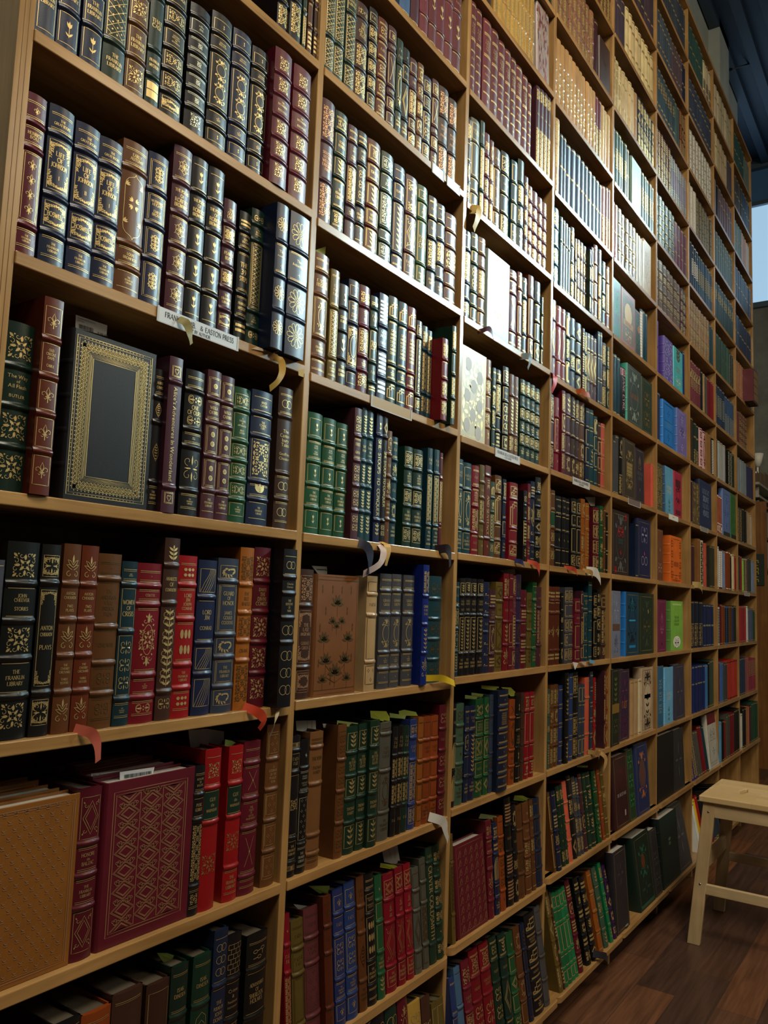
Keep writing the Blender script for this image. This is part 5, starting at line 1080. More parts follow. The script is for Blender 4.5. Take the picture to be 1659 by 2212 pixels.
for i, B in enumerate(BOOKS):
    w_ = B['x1']-B['x0']
    if w_ < .002: continue
    wp = B['wp']; lod = 2 if wp > 15 else 1 if wp > 8.5 else 0
    if B['area'] == 0: lod = 0
    pxm = wp/w_*1.0
    h = B['c']; hx = jitter(hexof(h), .09, random.Random(i))
    parts = book_parts(w_, B['h'], B['d'], hx, B['spec'] if B['area'] > 0 else '~ - -', lod, max(pxm, 150))
    loc = ((B['x0']+B['x1'])/2, B['yp'], B['z']+.0003)
    if i in IND:
        root = empty('book', loc, -B['tilt']); tag(root, label_of(i), 'book', 'books on the %s shelf of the %s bay' % (ORD[VIS[B['bay']].index(B['k'])], ORD[B['bay']-1]))
        for nm, mb in parts.items():
            o = mb.build(nm, root)
            if nm == 'title_patch': o['label'] = 'dark green title panel'
        B['root'] = root
    else:
        T = Matrix.Translation(loc) @ Matrix.Rotation(-B['tilt'], 4, 'X')
        for nm, mb in parts.items(): mass.merge(mb, T)
    BYROW.setdefault((B['bay'], B['k']), []).append(B)
o = mass.build('books'); o['kind'] = 'stuff'; tag(o, 'hundreds of smaller cloth and leather spines filling the remaining shelves', 'books')

# ------------------------------------------------------------------ books facing out
def face_book(Fd):
    w_ = Fd['x1']-Fd['x0']; h, th = Fd['h'], Fd['th']; L = leather(hexof(Fd['c']), .38); LS = leather(hexof(Fd['spine'] or Fd['c']), .38)
    root = empty('display_book', ((Fd['x0']+Fd['x1'])/2, Fd['y'], Fd['z']+.0004), -Fd['a'])
    tag(root, Fd['label'], 'book')
    q = MB(); q.box((-w_/2+.004, 0, 0), (w_/2, .0028, h), L); q.box((-w_/2+.004, th-.0028, 0), (w_/2, th, h), L); o = q.build('cover', root); bevel(o, .0006, 1)
    q = MB(); n = 8; V = []
    for z in (0, h):
        for i in range(n+1):
            t = -pi/2+pi*i/n; V.append((-w_/2+.004-.006*cos(t), th/2+th/2*sin(t), z))
    F = [(i, i+1, i+n+2, i+n+1) for i in range(n)]; F = [tuple(reversed(f)) for f in F]
    q.add(V, F, LS, True); q.add(V[:n+1], [tuple(range(n+1))], LS); q.add(V[n+1:], [tuple(reversed(range(n+1)))], LS)
    if Fd['spine']:
        for f in (.2, .4, .6, .8):
            zc = h*f; VV = []
            for z, e in ((zc-.004, 0), (zc, .0022), (zc+.004, 0)):
                for i in range(n+1):
                    t = -pi/2+pi*i/n; VV.append((-w_/2+.004-(.006+e)*cos(t), th/2+(th/2)*sin(t), z))
            q.add(VV, [(j*(n+1)+i+n+1, j*(n+1)+i+n+2, j*(n+1)+i+1, j*(n+1)+i) for j in range(2) for i in range(n)], LS, True)
    q.build('spine', root)
    q = MB(); q.box((-w_/2+.003, .0026, .003), (w_/2-.004, th-.0026, h-.004), plain('white_page_edges', '#a8a49a', .7)); q.build('page_block', root)
    G = {}
    def P(c, lw=.001):
        if c not in G: G[c] = Gilt(lambda x: -.00003*(len(G)), lw, .05, 2)
        G[c].lw = lw; return G[c]
    Fd['draw'](P, w_, h)
    q = MB()
    for c, g in G.items():
        if g.f: q.add(g.v, g.f, gilt(c))
    if q.f: q.build('cover_pattern', root)
    return root
for Fd in FACES: face_book(Fd)

# ------------------------------------------------------------------ ribbons, slips and cards
def ribbon(name, pts, wpx, hexc, yp=-.012, label='', own=True, owner=None):
    """a hanging bookmark: path of pixels on a plane just before the shelf front, with real width and thickness"""
    P = [pix(x, y, yp) for x, y in pts]; q = MB(); V = []
    sc = abs(pix(pts[0][0]+10, pts[0][1], yp)[0]-pix(pts[0][0], pts[0][1], yp)[0])/10*.8
    W = max(wpx*sc, .0025)/2; n = len(P); D = []
    for i in range(n-1):                                                # smooth the path a little
        for t in (0, .33, .66): D.append((P[i][0]+(P[i+1][0]-P[i][0])*t, P[i][1]+(P[i+1][1]-P[i][1])*t, (i+t)/(n-1)))
    D.append((P[-1][0], P[-1][1], 1)); m = len(D); src = D[:]
    for i in range(1, m-1): D[i] = tuple((src[i-1][k]+2*src[i][k]+src[i+1][k])/4 for k in range(2))+(D[i][2],)
    for i, (x, z, t) in enumerate(D):
        a = D[max(i-1, 0)]; b = D[min(i+1, m-1)]; dx, dz = b[0]-a[0], b[1]-a[1]; L = sqrt(dx*dx+dz*dz) or 1e-6
        nx, nz = -dz/L*W, dx/L*W; y = yp-.006*sin(t*3.0)-.002+(0.014*(1-t*6) if t < .16 else 0); tw = .003*sin(t*5)
        V += [(x+nx, y-tw, z+nz), (x-nx, y+tw, z-nz)]
    F = [(2*i, 2*i+1, 2*i+3, 2*i+2) for i in range(m-1)]
    q.add(V, F, plain('satin_ribbon_'+hexc.strip('#'), hexc, .5), True)
    q.add([(x, y+.0004, z) for x, y, z in V], [tuple(reversed(f)) for f in F], plain('satin_ribbon_'+hexc.strip('#'), hexc, .5), True)
    o = q.build(name, None)
    x0 = P[0][0]; best = None
    if owner:
        for B in BYROW.get(owner, []):
            if 'root' in B:
                d = abs((B['x0']+B['x1'])/2-x0)
                if best is None or d < best[0]: best = (d, B)
    if best and best[0] < .06:
        r = best[1]['root']; bpy.context.view_layer.update(); o.parent = r; o.matrix_parent_inverse = r.matrix_world.inverted(); o['label'] = label
    else: tag(o, label, 'ribbon')
    return o
RB = [((1, 8), [(386, 684), (399, 702), (403, 724), (411, 744)], 17, '#8f8752', 'pale olive ribbon'), ((1, 8), [(594, 768), (604, 782), (603, 806), (594, 826), (580, 840)], 13, '#a8821f', 'old gold ribbon'),
 ((1, 10), [(172, 1576), (193, 1582), (204, 1606), (209, 1644)], 23, '#b55a48', 'coral ribbon'), ((1, 10), [(537, 1528), (556, 1541), (565, 1556), (557, 1575)], 17, '#b53a1c', 'orange red ribbon'),
 ((1, 10), [(600, 1529), (589, 1548), (581, 1590)], 2.5, '#a89a78', 'thin cream cord'), ((2, 9), [(776, 1167), (792, 1186), (794, 1212), (795, 1240)], 15, '#10122a', 'midnight blue ribbon'),
 ((2, 9), [(823, 1172), (824, 1195), (815, 1220), (782, 1240)], 11, '#b8a49c', 'silvery pink ribbon'), ((2, 9), [(832, 1170), (832, 1190), (831, 1222)], 12, '#b58f45', 'tan gold ribbon'),
 ((2, 9), [(949, 1187), (960, 1184), (966, 1195), (970, 1224)], 12, '#221822', 'blackish purple ribbon'), ((2, 10), [(924, 1466), (945, 1463), (962, 1469), (980, 1476)], 9, '#cdb01c', 'yellow ribbon'),
 ((2, 11), [(936, 1766), (953, 1773), (957, 1795), (966, 1815)], 12, '#bdbdb8', 'white ribbon'), ((3, 6), [(1022, 450), (1030, 455), (1026, 474), (1021, 496)], 11, '#c2a552', 'straw gold ribbon'),
 ((3, 7), [(1040, 716), (1050, 709), (1058, 720), (1064, 735)], 6, '#5f3c48', 'purplish ribbon'), ((3, 7), [(1130, 769), (1140, 770), (1140, 782), (1138, 797)], 7, '#7c8e94', 'grey blue ribbon'),
 ((3, 9), [(1114, 1211), (1122, 1214), (1131, 1223)], 5, '#2c3266', 'indigo ribbon'), ((3, 9), [(1147, 1213), (1156, 1220), (1160, 1234), (1162, 1252)], 5, '#b8472f', 'coral red ribbon'),
 ((4, 7), [(1197, 806), (1194, 824), (1190, 846)], 8, '#b51d1d', 'scarlet ribbon'), ((4, 7), [(1247, 846), (1254, 844), (1258, 852), (1270, 853), (1275, 866)], 5, '#a84d1c', 'rusty ribbon'),
 ((4, 9), [(1226, 1226), (1238, 1230), (1246, 1246)], 4, '#b8472f', 'coral ribbon'), ((4, 9), [(1274, 1233), (1284, 1236), (1296, 1257)], 8, '#c9c9c2', 'white ribbon'),
 ((4, 9), [(1266, 1232), (1275, 1238), (1276, 1254)], 4, '#a8874d', 'tan ribbon'), ((4, 11), [(1277, 1625), (1289, 1626), (1291, 1645)], 4, '#9c7c4c', 'tan ribbon loop'), ((4, 11), [(1300, 1624), (1306, 1640), (1299, 1662), (1298, 1683)], 4, '#a08050', 'long tan ribbon'),
 ((4, 13), [(1289, 2062), (1302, 2063), (1311, 2073)], 6, '#242a32', 'charcoal ribbon'), ((6, 9), [(1501, 1263), (1510, 1264), (1516, 1278)], 4, '#b59f64', 'straw ribbon')]
for ow, pts, wd, hx, lb in RB:
    P0 = ORD[VIS[ow[0]].index(ow[1])]
    ribbon('ribbon_bookmark', pts, wd, hx, FRONT.get(ow[1], 0)-.008, lb+' hanging over the %s shelf front of the %s bay' % (P0, ORD[ow[0]-1]), owner=ow)
def slip(name, pts, hexc, label, yp=.035, cat='paper slip', lines=None, thick=.0004, bars=None, grp=None, curl=.0):
    P = [pix(x, y, yp) for x, y in pts]; n = len(P); m = plain('slip_paper_'+hexc.strip('#'), hexc, .7); q = MB()
    cx = sum(p[0] for p in P)/n; zb = min(p[1] for p in P)
    Y = [yp-curl*((p[1]-zb)/.03)**2 for p in P]
    V = [(x-cx, y, z) for (x, z), y in zip(P, Y)]+[(x-cx, y+thick, z) for (x, z), y in zip(P, Y)]
    q.add(V, [tuple(range(n)), tuple(reversed(range(n, 2*n)))]+[(i, (i+1) % n, (i+1) % n+n, i+n) for i in range(n)], m)
    root = empty(name, (cx, 0, 0)); tag(root, label, cat, grp); q.build('card' if lines or bars else 'paper', root)
    if lines or bars:
        (xa, za), (xb, zb_), (xd, zd) = P[0], P[1], P[-1]
        ux, uz = xb-xa, zb_-za; vx, vz = xd-xa, zd-za; q = MB(); ink = plain('printed_ink', '#1c1c20', .6)
        class Q(Gilt):
            def P(s, x, z): return (xa-cx+ux*x+vx*z, yp-.0006, za+uz*x+vz*z)
        for t, x, z, h, asp in lines or []:
            g = Q(lambda x: 0, .0, 9, 2); vert = t[0] == '|'; t = t.lstrip('|'); adv = 0
            for c in t:
                wc, V2, F2 = glyph(c); o = len(g.v)
                g.v += [g.P(x+((adv+a)*h*asp if not vert else b*h*asp), z+(-b*h if not vert else (adv+a)*h)) for a, b in V2]; g.f += [tuple(i+o for i in f) for f in F2]; adv += wc
            if g.f: q.add(g.v, g.f, ink)
        for x0, x1, z0, z1, nb in bars or []:
            rr = random.Random(5); g = Q(lambda x: 0, 0, 9)
            for i in range(nb):
                a = x0+(x1-x0)*i/nb; b_ = a+(x1-x0)/nb*rr.uniform(.3, .75); g.poly([(a, z0), (b_, z0), (b_, z1), (a, z1)])
            q.add(g.v, g.f, ink)
        if q.f: q.build('printed_lettering', root)
    return root
slip('price_tag', [(164, 680), (232, 703), (230, 726), (163, 708)], '#d6d8d8', 'white price tag rising behind the black gilt-framed cover in the first bay', .05, 'price tag', [('Caldwell Erskine', .05, .24, .13, .42), ('Series', .05, .42, .13, .42), ('$39.99', .68, .96, .2, .42)], bars=[(.1, .56, .62, .95, 26)])
slip('price_tag', [(197, 1671), (259, 1665), (259, 1678), (197, 1684)], '#a9abab', 'narrow grey-white tag tucked behind the burgundy lattice cover', .062, 'price tag', [('De Balzac, Honore', .06, .6, .36, .26)])
slip('price_tag', [(259, 1668), (334, 1657), (328, 1680), (259, 1691)], '#c3c4c6', 'barcoded price label curling over the burgundy lattice cover', .03, 'price tag', [('$49.99', .62, .93, .2, .42)], bars=[(.12, .9, .3, .66, 34)])
slip('paper_slip', [(407, 1577), (446, 1574), (484, 1580), (484, 1622), (412, 1618)], '#9a9ca0', 'grey card standing in the first scarlet book of the first bay', .06)
G_ = 'yellow green page flags'
for pts, hx, lb in (
 ([(485, 1597), (500, 1600), (524, 1611), (523, 1615), (485, 1615)], '#7d8a2c', 'olive flag between the two scarlet books with green title panels'),
 ([(335, 2057), (360, 2058), (376, 2064), (384, 2078), (352, 2078)], '#66762c', 'green slip on the lowest visible books of the first bay'),
 ([(682, 540), (702, 533), (702, 550), (682, 546)], '#a5ad3a', 'yellow green flag on the brown book heading the fourth shelf, second bay'),
 ([(727, 1556), (774, 1562), (771, 1569), (760, 1571), (727, 1565)], '#9aa454', 'pale green flag above the laurel-tooled green books'),
 ([(796, 1535), (832, 1536), (841, 1548), (842, 1559), (830, 1559), (800, 1550)], '#a2aa2c', 'broad yellow green flag above the grey-green spine, second bay'),
 ([(840, 1540), (877, 1545), (875, 1553), (842, 1550)], '#8a9a4a', 'long green flag over three slim dark spines'),
 ([(860, 1536), (872, 1533), (898, 1538), (903, 1547), (862, 1545)], '#93a03c', 'rounded green flag over the blue fretwork spine'),
 ([(661, 1912), (711, 1913), (712, 1930), (690, 1930)], '#5f7428', 'dark green flag above the rust and blue spines, second bay'),
 ([(817, 1863), (850, 1868), (864, 1873), (862, 1880), (818, 1873)], '#8a9a24', 'yellow green flag on the first crimson diamond book'),
 ([(1003, 1501), (1043, 1506), (1042, 1512), (1004, 1509)], '#8a9a58', 'pale green flag lying low on the green triangle-tooled book'),
 ([(1017, 1496), (1056, 1501), (1056, 1507), (1018, 1502)], '#8a9a4c', 'green flag just behind the pale one, third bay'),
 ([(1038, 1480), (1077, 1483), (1077, 1494), (1039, 1487)], '#98a340', 'yellow green flag on the thick navy dictionary'),
 ([(1079, 1484), (1101, 1485), (1113, 1495), (1113, 1504), (1103, 1504)], '#9aa63c', 'folded yellow green flag beside the thick navy dictionary'),
 ([(1030, 1756), (1071, 1762), (1072, 1779), (1064, 1779), (1061, 1769), (1029, 1767)], '#7f9060', 'sage flag bent over the navy spine on the protruding shelf'),
 ([(1106, 1717), (1127, 1718), (1146, 1727), (1145, 1732), (1107, 1728)], '#7d9030', 'moss green flag over the brown spines, third bay'),
 ([(1245, 1653), (1270, 1654), (1269, 1658), (1246, 1657)], '#6f8434', 'slim green flag high behind green spines, fourth bay'),
 ([(813, 0), (822, -6), (826, 10), (818, 18), (812, 12)], '#7fae3c', 'leaf green flag above the panelled black book, second bay')):
    slip('page_flag', pts, hx, lb, .03, 'page flag', grp=G_, curl=.004)
slip('paper_slip', [(673, 1222), (706, 1224), (707, 1240), (687, 1240)], '#c9cccc', 'white tag peeking over the brown suede cover', .06, lines=[('~', .1, .4, .2, .4)][:0], bars=[(.15, .8, .35, .5, 9)])
slip('bookmark_card', [(639, 1557), (682, 1556), (683, 1584), (641, 1580)], '#aeb0ae', 'pale shop bookmark standing in the tan book of the second bay', .05, 'bookmark', [('|RUSSELL', .76, .05, .16, .2), ('|BOOKS', .52, .05, .16, .2)])
slip('bookmark_card', [(824, 1830), (858, 1823), (866, 1870), (830, 1862)], '#9fa09e', 'grey shop bookmark standing behind the crimson diamond books', .05, 'bookmark', [('|RUSSELL', .72, .06, .15, .26), ('|BOOKS', .4, .06, .15, .26)])
slip('bookmark_card', [(1080, 1232), (1112, 1229), (1113, 1241), (1090, 1241)], '#7d7d72', 'dull card behind the red books on the sixth visible shelf, third bay', .05, 'bookmark')
slip('bookmark_card', [(1264, 1074), (1286, 1074), (1285, 1093), (1276, 1093)], '#b0b2ac', 'pale card behind the orange brown spines, fourth bay', .05, 'bookmark', [('|BOOKS', .6, .1, .22, .3)])
slip('paper_slip', [(697, 1563), (740, 1567), (737, 1573), (699, 1572)], '#a8a89c', 'whitish strip lying on the brown book beside the tan one', .04)
slip('paper_slip', [(634, 1953), (679, 1959), (679, 1967), (650, 1970)], '#9a9c9c', 'white strip lying on the maroon book near the upright', .04)
slip('paper_slip', [(543, 753), (556, 749), (575, 757), (574, 760)], '#b8a890', 'torn cream scrap at the foot of the dark green slim book', -.004)
slip('paper_slip', [(644, 798), (657, 796), (656, 815), (645, 811)], '#a88a40', 'crumpled gold foil scrap under the outer rosette book', -.012)
slip('paper_slip', [(1237, 1430), (1249, 1432), (1246, 1440), (1242, 1447)], '#c9c9c4', 'white paper tab drooping over a fourth-bay shelf front', -.01)
slip('paper_slip', [(1254, 1429), (1266, 1430), (1266, 1438), (1260, 1436)], '#b59a94', 'pinkish paper tab beside the white one, fourth bay', -.01)
slip('paper_slip', [(1273, 1424), (1285, 1428), (1284, 1434), (1274, 1432)], '#5a9ac0', 'sky blue paper tab over a fourth-bay shelf front', -.01)
# label strips on shelf fronts
def strip(bay, k, pa, pb, hexc, label, lines, over=.004, clear=False):
    z = lev(bay, k); y = FRONT.get(k, 0)-.0034; xa, xb = xat(pa, z-.01, y), xat(pb, z-.01, y); root = empty('shelf_label', (xa, y, z)); tag(root, label, 'shelf label')
    m = plain('glossy_card_'+hexc.strip('#'), hexc, .22); q = MB(); q.box((0, -.0006, -TH-over), (xb-xa, 0, .001), m); q.build('card', root)
    cl = plain('clear_holder_rim', '#b8bcbc', .15); q = MB()
    for x in (0, xb-xa): q.box((x-.002, -.0012, -TH-over-.001), (x+.002, -.0001, .002), cl)
    q.box((0, -.0014, -TH-over-.0015), (xb-xa, -.0001, -TH-over+.0005), cl); q.build('holder', root)
    if lines:
        G = Gilt(lambda x: -.0004, .0003, .1, 2); W = xb-xa
        for t, f, zz, hh in lines:
            if t == '~': text_block(G, ['~'], W*f, zz, W*.35, hh, hh)
            else: draw_text(G, t, W*f, zz, hh, 0, False, 1.2, min(1, W*.86/(text_w(t, False)*hh)))
        q = MB(); q.add(G.v, G.f, plain('printed_ink', '#1c1c20', .6)); q.build('printed_lettering', root)
strip(1, 8, 341, 513, '#c4ccd0', 'white shelf label strip hung with an olive ribbon, first bay', [('FRANKLIN LIB. ', .27, -.0085, .0085), ('& EASTON PRESS', .72, -.0085, .0085), ('A-Z BY AUTHOR', .5, -.0185, .0055)])
strip(2, 8, 802, 888, '#a58a5e', 'clear empty label holder on a second-bay shelf front', [])
strip(3, 8, 1070, 1122, '#c6cacb', 'white shelf label under the dark green volumes, third bay', [('FRANKLIN LIB. & EASTON PRESS', .5, -.008, .008), ('A-Z BY AUTHOR', .5, -.017, .005)])
strip(4, 8, 1237, 1273, '#bfc2c2', 'white shelf label on a shelf front of the fourth bay', [('FRANKLIN LIB. & EASTON PRESS', .5, -.008, .008), ('A-Z BY AUTHOR', .5, -.017, .005)])
strip(2, 6, 934, 958, '#dfe6e6', 'white label tab with painted glare on the second shelf front, second bay', [], .006)  # white tab, its colour brightened to stand for glare
strip(2, 6, 966, 992, '#dfe6e6', 'white label tab with painted glare nearest the upright, second shelf, second bay', [], .006)  # glare painted into this tab's white as well
strip(5, 8, 1357, 1383, '#75686a', 'mauve grey label holder under the ship-covered book, fifth bay', [])
strip(6, 8, 1444.5, 1464.5, '#e6e8e2', 'label holder with painted white glare under the light blue book', [('~', .5, -.009, .004)])  # card whitened to imitate glare on the holder
strip(7, 8, 1513, 1529, '#8f8c86', 'grey label holder under the navy omnibus', [])
strip(8, 9, 1608, 1619, '#a8a8a2', 'pale label holder near the far end of the wall', []) if False else strip(9, 9, 1608, 1619, '#a8a8a2', 'pale label holder near the far end of the bookcase', [])
# ------------------------------------------------------------------ the stool
def floorpix(x, y, z):
    d = _f*FOC + _r*(x-829.5) - _u*(y-1106); t = (z-EYE)/d.z
    return d.x*t, CAMY+d.y*t
SZ = .543; SX0, SX1, SY1 = 3.358, 3.756, -.214; SY0 = SY1-.372
st = empty('step_stool', ((SX0+SX1)/2, (SY0+SY1)/2, 0)); tag(st, 'pale birch step stool with a hand slot in its seat, standing on the dark floor', 'stool')
ox, oy = st.location.x, st.location.y
HC = [floorpix(u_, v_, SZ) for u_, v_ in ((1593, 1713), (1606, 1703.5), (1620, 1705.5), (1608, 1717))]
hx_, hy_ = sum(p_[0] for p_ in HC)/4, sum(p_[1] for p_ in HC)/4
HX, HY = (max(p_[0] for p_ in HC)-min(p_[0] for p_ in HC))/2, (max(p_[1] for p_ in HC)-min(p_[1] for p_ in HC))/2
q = MB(); a, b = (SX1-SX0)/2, (SY1-SY0)/2; zt, zb = SZ, SZ-.022
outer = [(-a, -b), (0, -b), (a, -b), (a, 0), (a, b), (0, b), (-a, b), (-a, 0)]
ha, hb_, c_ = HX, HY, .011; cx, cy = hx_-ox, hy_-oy
inner = [(cx-ha, cy-hb_+c_), (cx, cy-hb_), (cx+ha, cy-hb_+c_), (cx+ha, cy), (cx+ha, cy+hb_-c_), (cx, cy+hb_), (cx-ha, cy+hb_-c_), (cx-ha, cy)]
V = [(x, y, zt) for x, y in outer]+[(x, y, zt) for x, y in inner]+[(x, y, zb) for x, y in outer]+[(x, y, zb) for x, y in inner]
F = []
for i in range(8):
    j = (i+1) % 8
    F += [(i, j, 8+j, 8+i), (16+j, 16+i, 24+i, 24+j), (j, i, 16+i, 16+j), (8+i, 8+j, 24+j, 24+i)]
def blockwood():
    m, nt, b = newmat('birch_blockboard'); tc = N(nt, 'ShaderNodeTexCoord'); br = N(nt, 'ShaderNodeTexBrick'); br.offset = .5
    br.inputs['Scale'].default_value = 1; br.inputs['Brick Width'].default_value = .17; br.inputs['Row Height'].default_value = .045; br.inputs['Mortar Size'].default_value = .0004
    br.inputs['Color1'].default_value = lin('#d9c090'); br.inputs['Color2'].default_value = lin('#c9ad7a'); br.inputs['Mortar'].default_value = lin('#b0935f')
    mp = N(nt, 'ShaderNodeMapping'); mp.inputs['Rotation'].default_value = (0, 0, pi/2)
    nt.links.new(tc.outputs['Object'], mp.inputs['Vector']); nt.links.new(mp.outputs[0], br.inputs['Vector']); nt.links.new(br.outputs['Color'], b.inputs['Base Color']); b.inputs['Roughness'].default_value = .42
    return m
q.add(V, F, blockwood()); o = q.build('seat', st); bevel(o, .003)
def beam(p0, p1, ux, uy, m):
    """bar from p0 to p1 with half sizes ux (along x) and uy (along y) kept level"""
    V = []
    for p in (p0, p1): V += [(p[0]-ux, p[1]-uy, p[2]), (p[0]+ux, p[1]-uy, p[2]), (p[0]+ux, p[1]+uy, p[2]), (p[0]-ux, p[1]+uy, p[2])]
    q = MB(); q.add(V, [(0, 3, 2, 1), (4, 5, 6, 7), (0, 1, 5, 4), (1, 2, 6, 5), (2, 3, 7, 6), (3, 0, 4, 7)], m); return q
steel = plain('screw_steel', '#8f9296', .3, 1.0)
LG = {}
for sx in (-1, 1):
    for sy in (-1, 1):
        top = (sx*(a-.022), sy*(b-.036), zb); ft = (sx*(a+.014), sy*(b+.018), 0.0); LG[sx, sy] = (top, ft)
        lo = beam(ft, top, .011, .0225, BIRCHZ).build('leg', st); bevel(lo, .002)
        for zf in (.93, .42):
            p = [ft[i]+(top[i]-ft[i])*zf for i in range(3)]; s = MB(); n = 10; r = .0042
            V = [(p[0]+sx*.0111-(0 if sx > 0 else 0), p[1]+r*cos(2*pi*i/n), p[2]+r*sin(2*pi*i/n)) for i in range(n)]+[(p[0]+sx*.0125, p[1]+r*.7*cos(2*pi*i/n), p[2]+r*.7*sin(2*pi*i/n)) for i in range(n)]
            s.add(V, [tuple(range(n, 2*n))]+[(i, (i+1) % n, (i+1) % n+n, i+n) for i in range(n)], steel); s.build('screw', lo)
def at(sx, sy, z):
    t, f = LG[sx, sy]; k = z/zb; return [f[i]+(t[i]-f[i])*k for i in range(3)]
for sx in (-1, 1):                                              # aprons under the seat and rungs, along y
    for nm, z0, z1 in (('apron', zb-.055, zb-.001), ('rung', .185, .222) if sx < 0 else ('rung', .215, .25)):
        A, B_ = at(sx, -1, (z0+z1)/2), at(sx, 1, (z0+z1)/2); q = MB(); q.box((A[0]-.009, A[1]+.02, z0), (A[0]+.009, B_[1]-.02, z1), BIRCH); o = q.build(nm, st); bevel(o, .002)
for sy in (-1, 1):                                              # along x
    for nm, z0, z1 in (('apron', zb-.055, zb-.001), ('rung', .265, .318)):
        A, B_ = at(-1, sy, (z0+z1)/2), at(1, sy, (z0+z1)/2); q = MB(); q.box((A[0]+.010, A[1]-.009, z0), (B_[0]-.010, A[1]+.009, z1), BIRCH); o = q.build(nm, st); bevel(o, .002)

# ------------------------------------------------------------------ far end of the room
FX0, FY = 7.3, .16; FZ = pix(1646, 1077, FY)[1]
fb = empty('bookcase', (FX0, FY, 0)); tag(fb, 'narrow brown bookcase of paperbacks beyond the far end of the book wall', 'bookcase')
DW = wood('brown_far_case', '#8a5a28', '#6f451c', 2, .4)
q = MB(); q.box((0, 0, 0), (.02, .2, FZ), DW); q.build('side_panel', fb); q = MB(); q.box((.73, 0, 0), (.75, .2, FZ), DW); q.build('side_panel', fb)
q = MB(); q.box((.02, .19, 0), (.73, .2, FZ), DW); q.build('back_panel', fb)
mb = MB(); rr = random.Random(11); n = 9
for k in range(n):
    z = .06+k*(FZ-.1)/(n-1); s = MB(); s.box((.02, 0, z-.02), (.73, .19, z), DW); s.build('shelf', fb)
    if k < n-1:
        x = FX0+.022
        while x < FX0+.70:
            wv = rr.uniform(.02, .045); c = rr.choice(['#a89a80', '#8a2a2a', '#b8b0a0', '#2a2c30', '#a8623c', '#c0b8a8', '#3c4a5c', '#6a2028', '#1c1c1e']); hh = rr.uniform(.19, .235)
            mb.box((x, FY+.005, z+.0005), (x+wv-.001, FY+.15, z+min(hh, (FZ-.1)/(n-1)-.03)), leather(c)); x += wv
o = mb.build('paperbacks'); o['kind'] = 'stuff'; tag(o, 'mixed paperbacks in the narrow bookcase beyond the book wall', 'books')
cardb = plain('cardboard', '#7a6650', .8)
for (pa, pb), lb in (((1047, 1046), 'grey-white ledge under cardboard boxes on the far wall'), ((1074, 1073), 'pale ledge over the narrow far bookcase')):
    z = pix(1648, pa, .22)[1]; r = empty('wall_shelf', (7.35, .22, z)); tag(r, lb, 'shelf'); q = MB(); q.box((0, 0, -.02), (.84, .3, 0), plain('painted_ledge', '#a39f92', .6)); q.build('board', r)
    q = MB(); q.box((.1, .02, -.14), (.12, .26, -.02), plain('painted_ledge', '#a39f92', .6)); q.build('bracket', r)
    if pa == 1047:
        z0 = z
for i, (x, w_, h_) in enumerate(((7.42, .22, .17), (7.66, .2, .13), (7.88, .22, .16))):
    r = empty('cardboard_box', (x, .26, z0+.001)); tag(r, ['squat cardboard box at the open end of the high ledge', 'low cardboard box between two others on the high ledge', 'cardboard box deepest along the high ledge'][i], 'box', 'boxes on the high ledge')
    q = MB(); q.box((0, 0, 0), (w_, .2, h_), cardb); q.build('carton', r); q = MB(); q.box((-.002, w_*.4, h_*.98), (w_+.002, w_*.5, h_+.002), plain('packing_tape', '#9c8560', .4)); q.build('tape', r)
z = pix(1637, 1008, .12)[1]; x = pix(1637, 1008, .12)[0]
r = empty('wall_lamp', (x, .12, z)); tag(r, 'white cup-shaped lamp head beyond the end of the book wall', 'lamp')
n = 16; V = []
for rad, zz in ((.018, 0), (.03, .04), (.042, .1), (.040, .1), (.028, .042), (.016, .004)): V += [(rad*cos(2*pi*i/n), rad*sin(2*pi*i/n), zz) for i in range(n)]
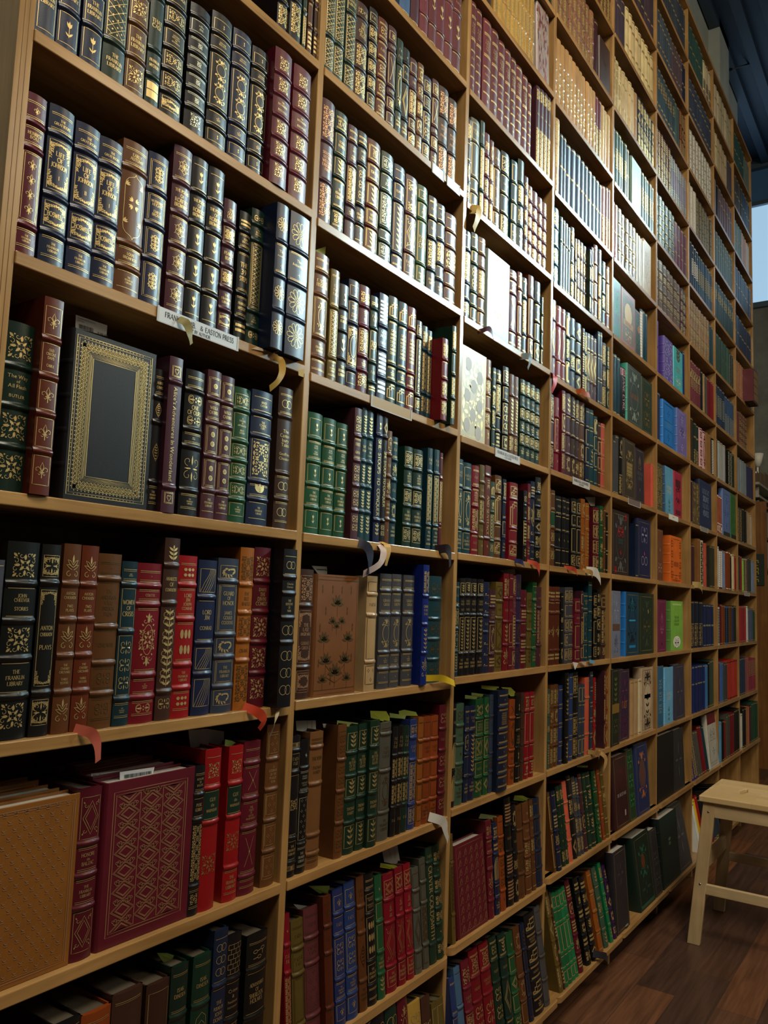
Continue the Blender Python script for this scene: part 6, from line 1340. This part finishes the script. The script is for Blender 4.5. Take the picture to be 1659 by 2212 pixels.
q = MB(); q.add(V, [(j*n+i, j*n+(i+1) % n, (j+1)*n+(i+1) % n, (j+1)*n+i) for j in range(5) for i in range(n)]+[tuple(reversed(range(n)))], plain('white_shade', '#c9c9c0', .5), True); q.build('lamp_shade', r)
q = MB(); q.box((-.006, 0, -.05), (.006, .19, -.038), plain('white_shade', '#c9c9c0', .5)); q.box((-.006, -.006, -.05), (.006, .006, .0), plain('white_shade', '#c9c9c0', .5)); q.build('arm', r)
za, zb2 = pix(1640, 1264, FY+.05)[1], pix(1640, 1196, FY+.05)[1]
r = empty('sign', (FX0-.004, FY+.02, za)); tag(r, 'dark green section sign with yellow lettering on the side of the far bookcase', 'sign')
q = MB(); q.box((-.008, 0, 0), (0, .14, zb2-za), plain('dark_green_board', '#16261c', .5)); q.build('board', r)
class SideG(Gilt):
    def P(s, x, z): return (-.0086, .07-x, z)
g = SideG(lambda x: 0, .004, 1, 1); scribble(g, 0, (zb2-za)*.45, (zb2-za)*.36, .05, -pi/2)
q = MB(); q.add(g.v, g.f, plain('yellow_paint', '#b59a2c', .5)); q.build('lettering', r)
# cable from the back wall towards the ceiling
p0 = Vector((pix(1548, 160, .298)[0], .298, pix(1548, 160, .298)[1])); d = _f*FOC+_r*(1659-829.5)-_u*(125-1106); t = 6.9/d.x; p1 = Vector((d.x*t, CAMY+d.y*t, EYE+d.z*t)); p1 = p0+(p1-p0)*2.2
r = empty('tie_rod', p0); tag(r, 'thin grey steel tie rod running from the plaster wall towards the window', 'rod')
def tube(A, B_, rad, m, n=8):
    ax = (B_-A).normalized(); s = ax.orthogonal().normalized(); u = ax.cross(s); V = []
    for p in (A, B_): V += [tuple(p+s*rad*cos(2*pi*i/n)+u*rad*sin(2*pi*i/n)) for i in range(n)]
    q = MB(); q.add(V, [(i, (i+1) % n, (i+1) % n+n, i+n) for i in range(n)]+[tuple(reversed(range(n))), tuple(range(n, 2*n))], m, True); return q
D = p1-p0; tube(Vector((0, 0, 0)), D, .006, plain('grey_steel', '#5a6064', .4, .8)).build('rod', r)
tube(D*.02, D*.12, .013, plain('dark_turnbuckle', '#2c3034', .4, .8)).build('turnbuckle', r)
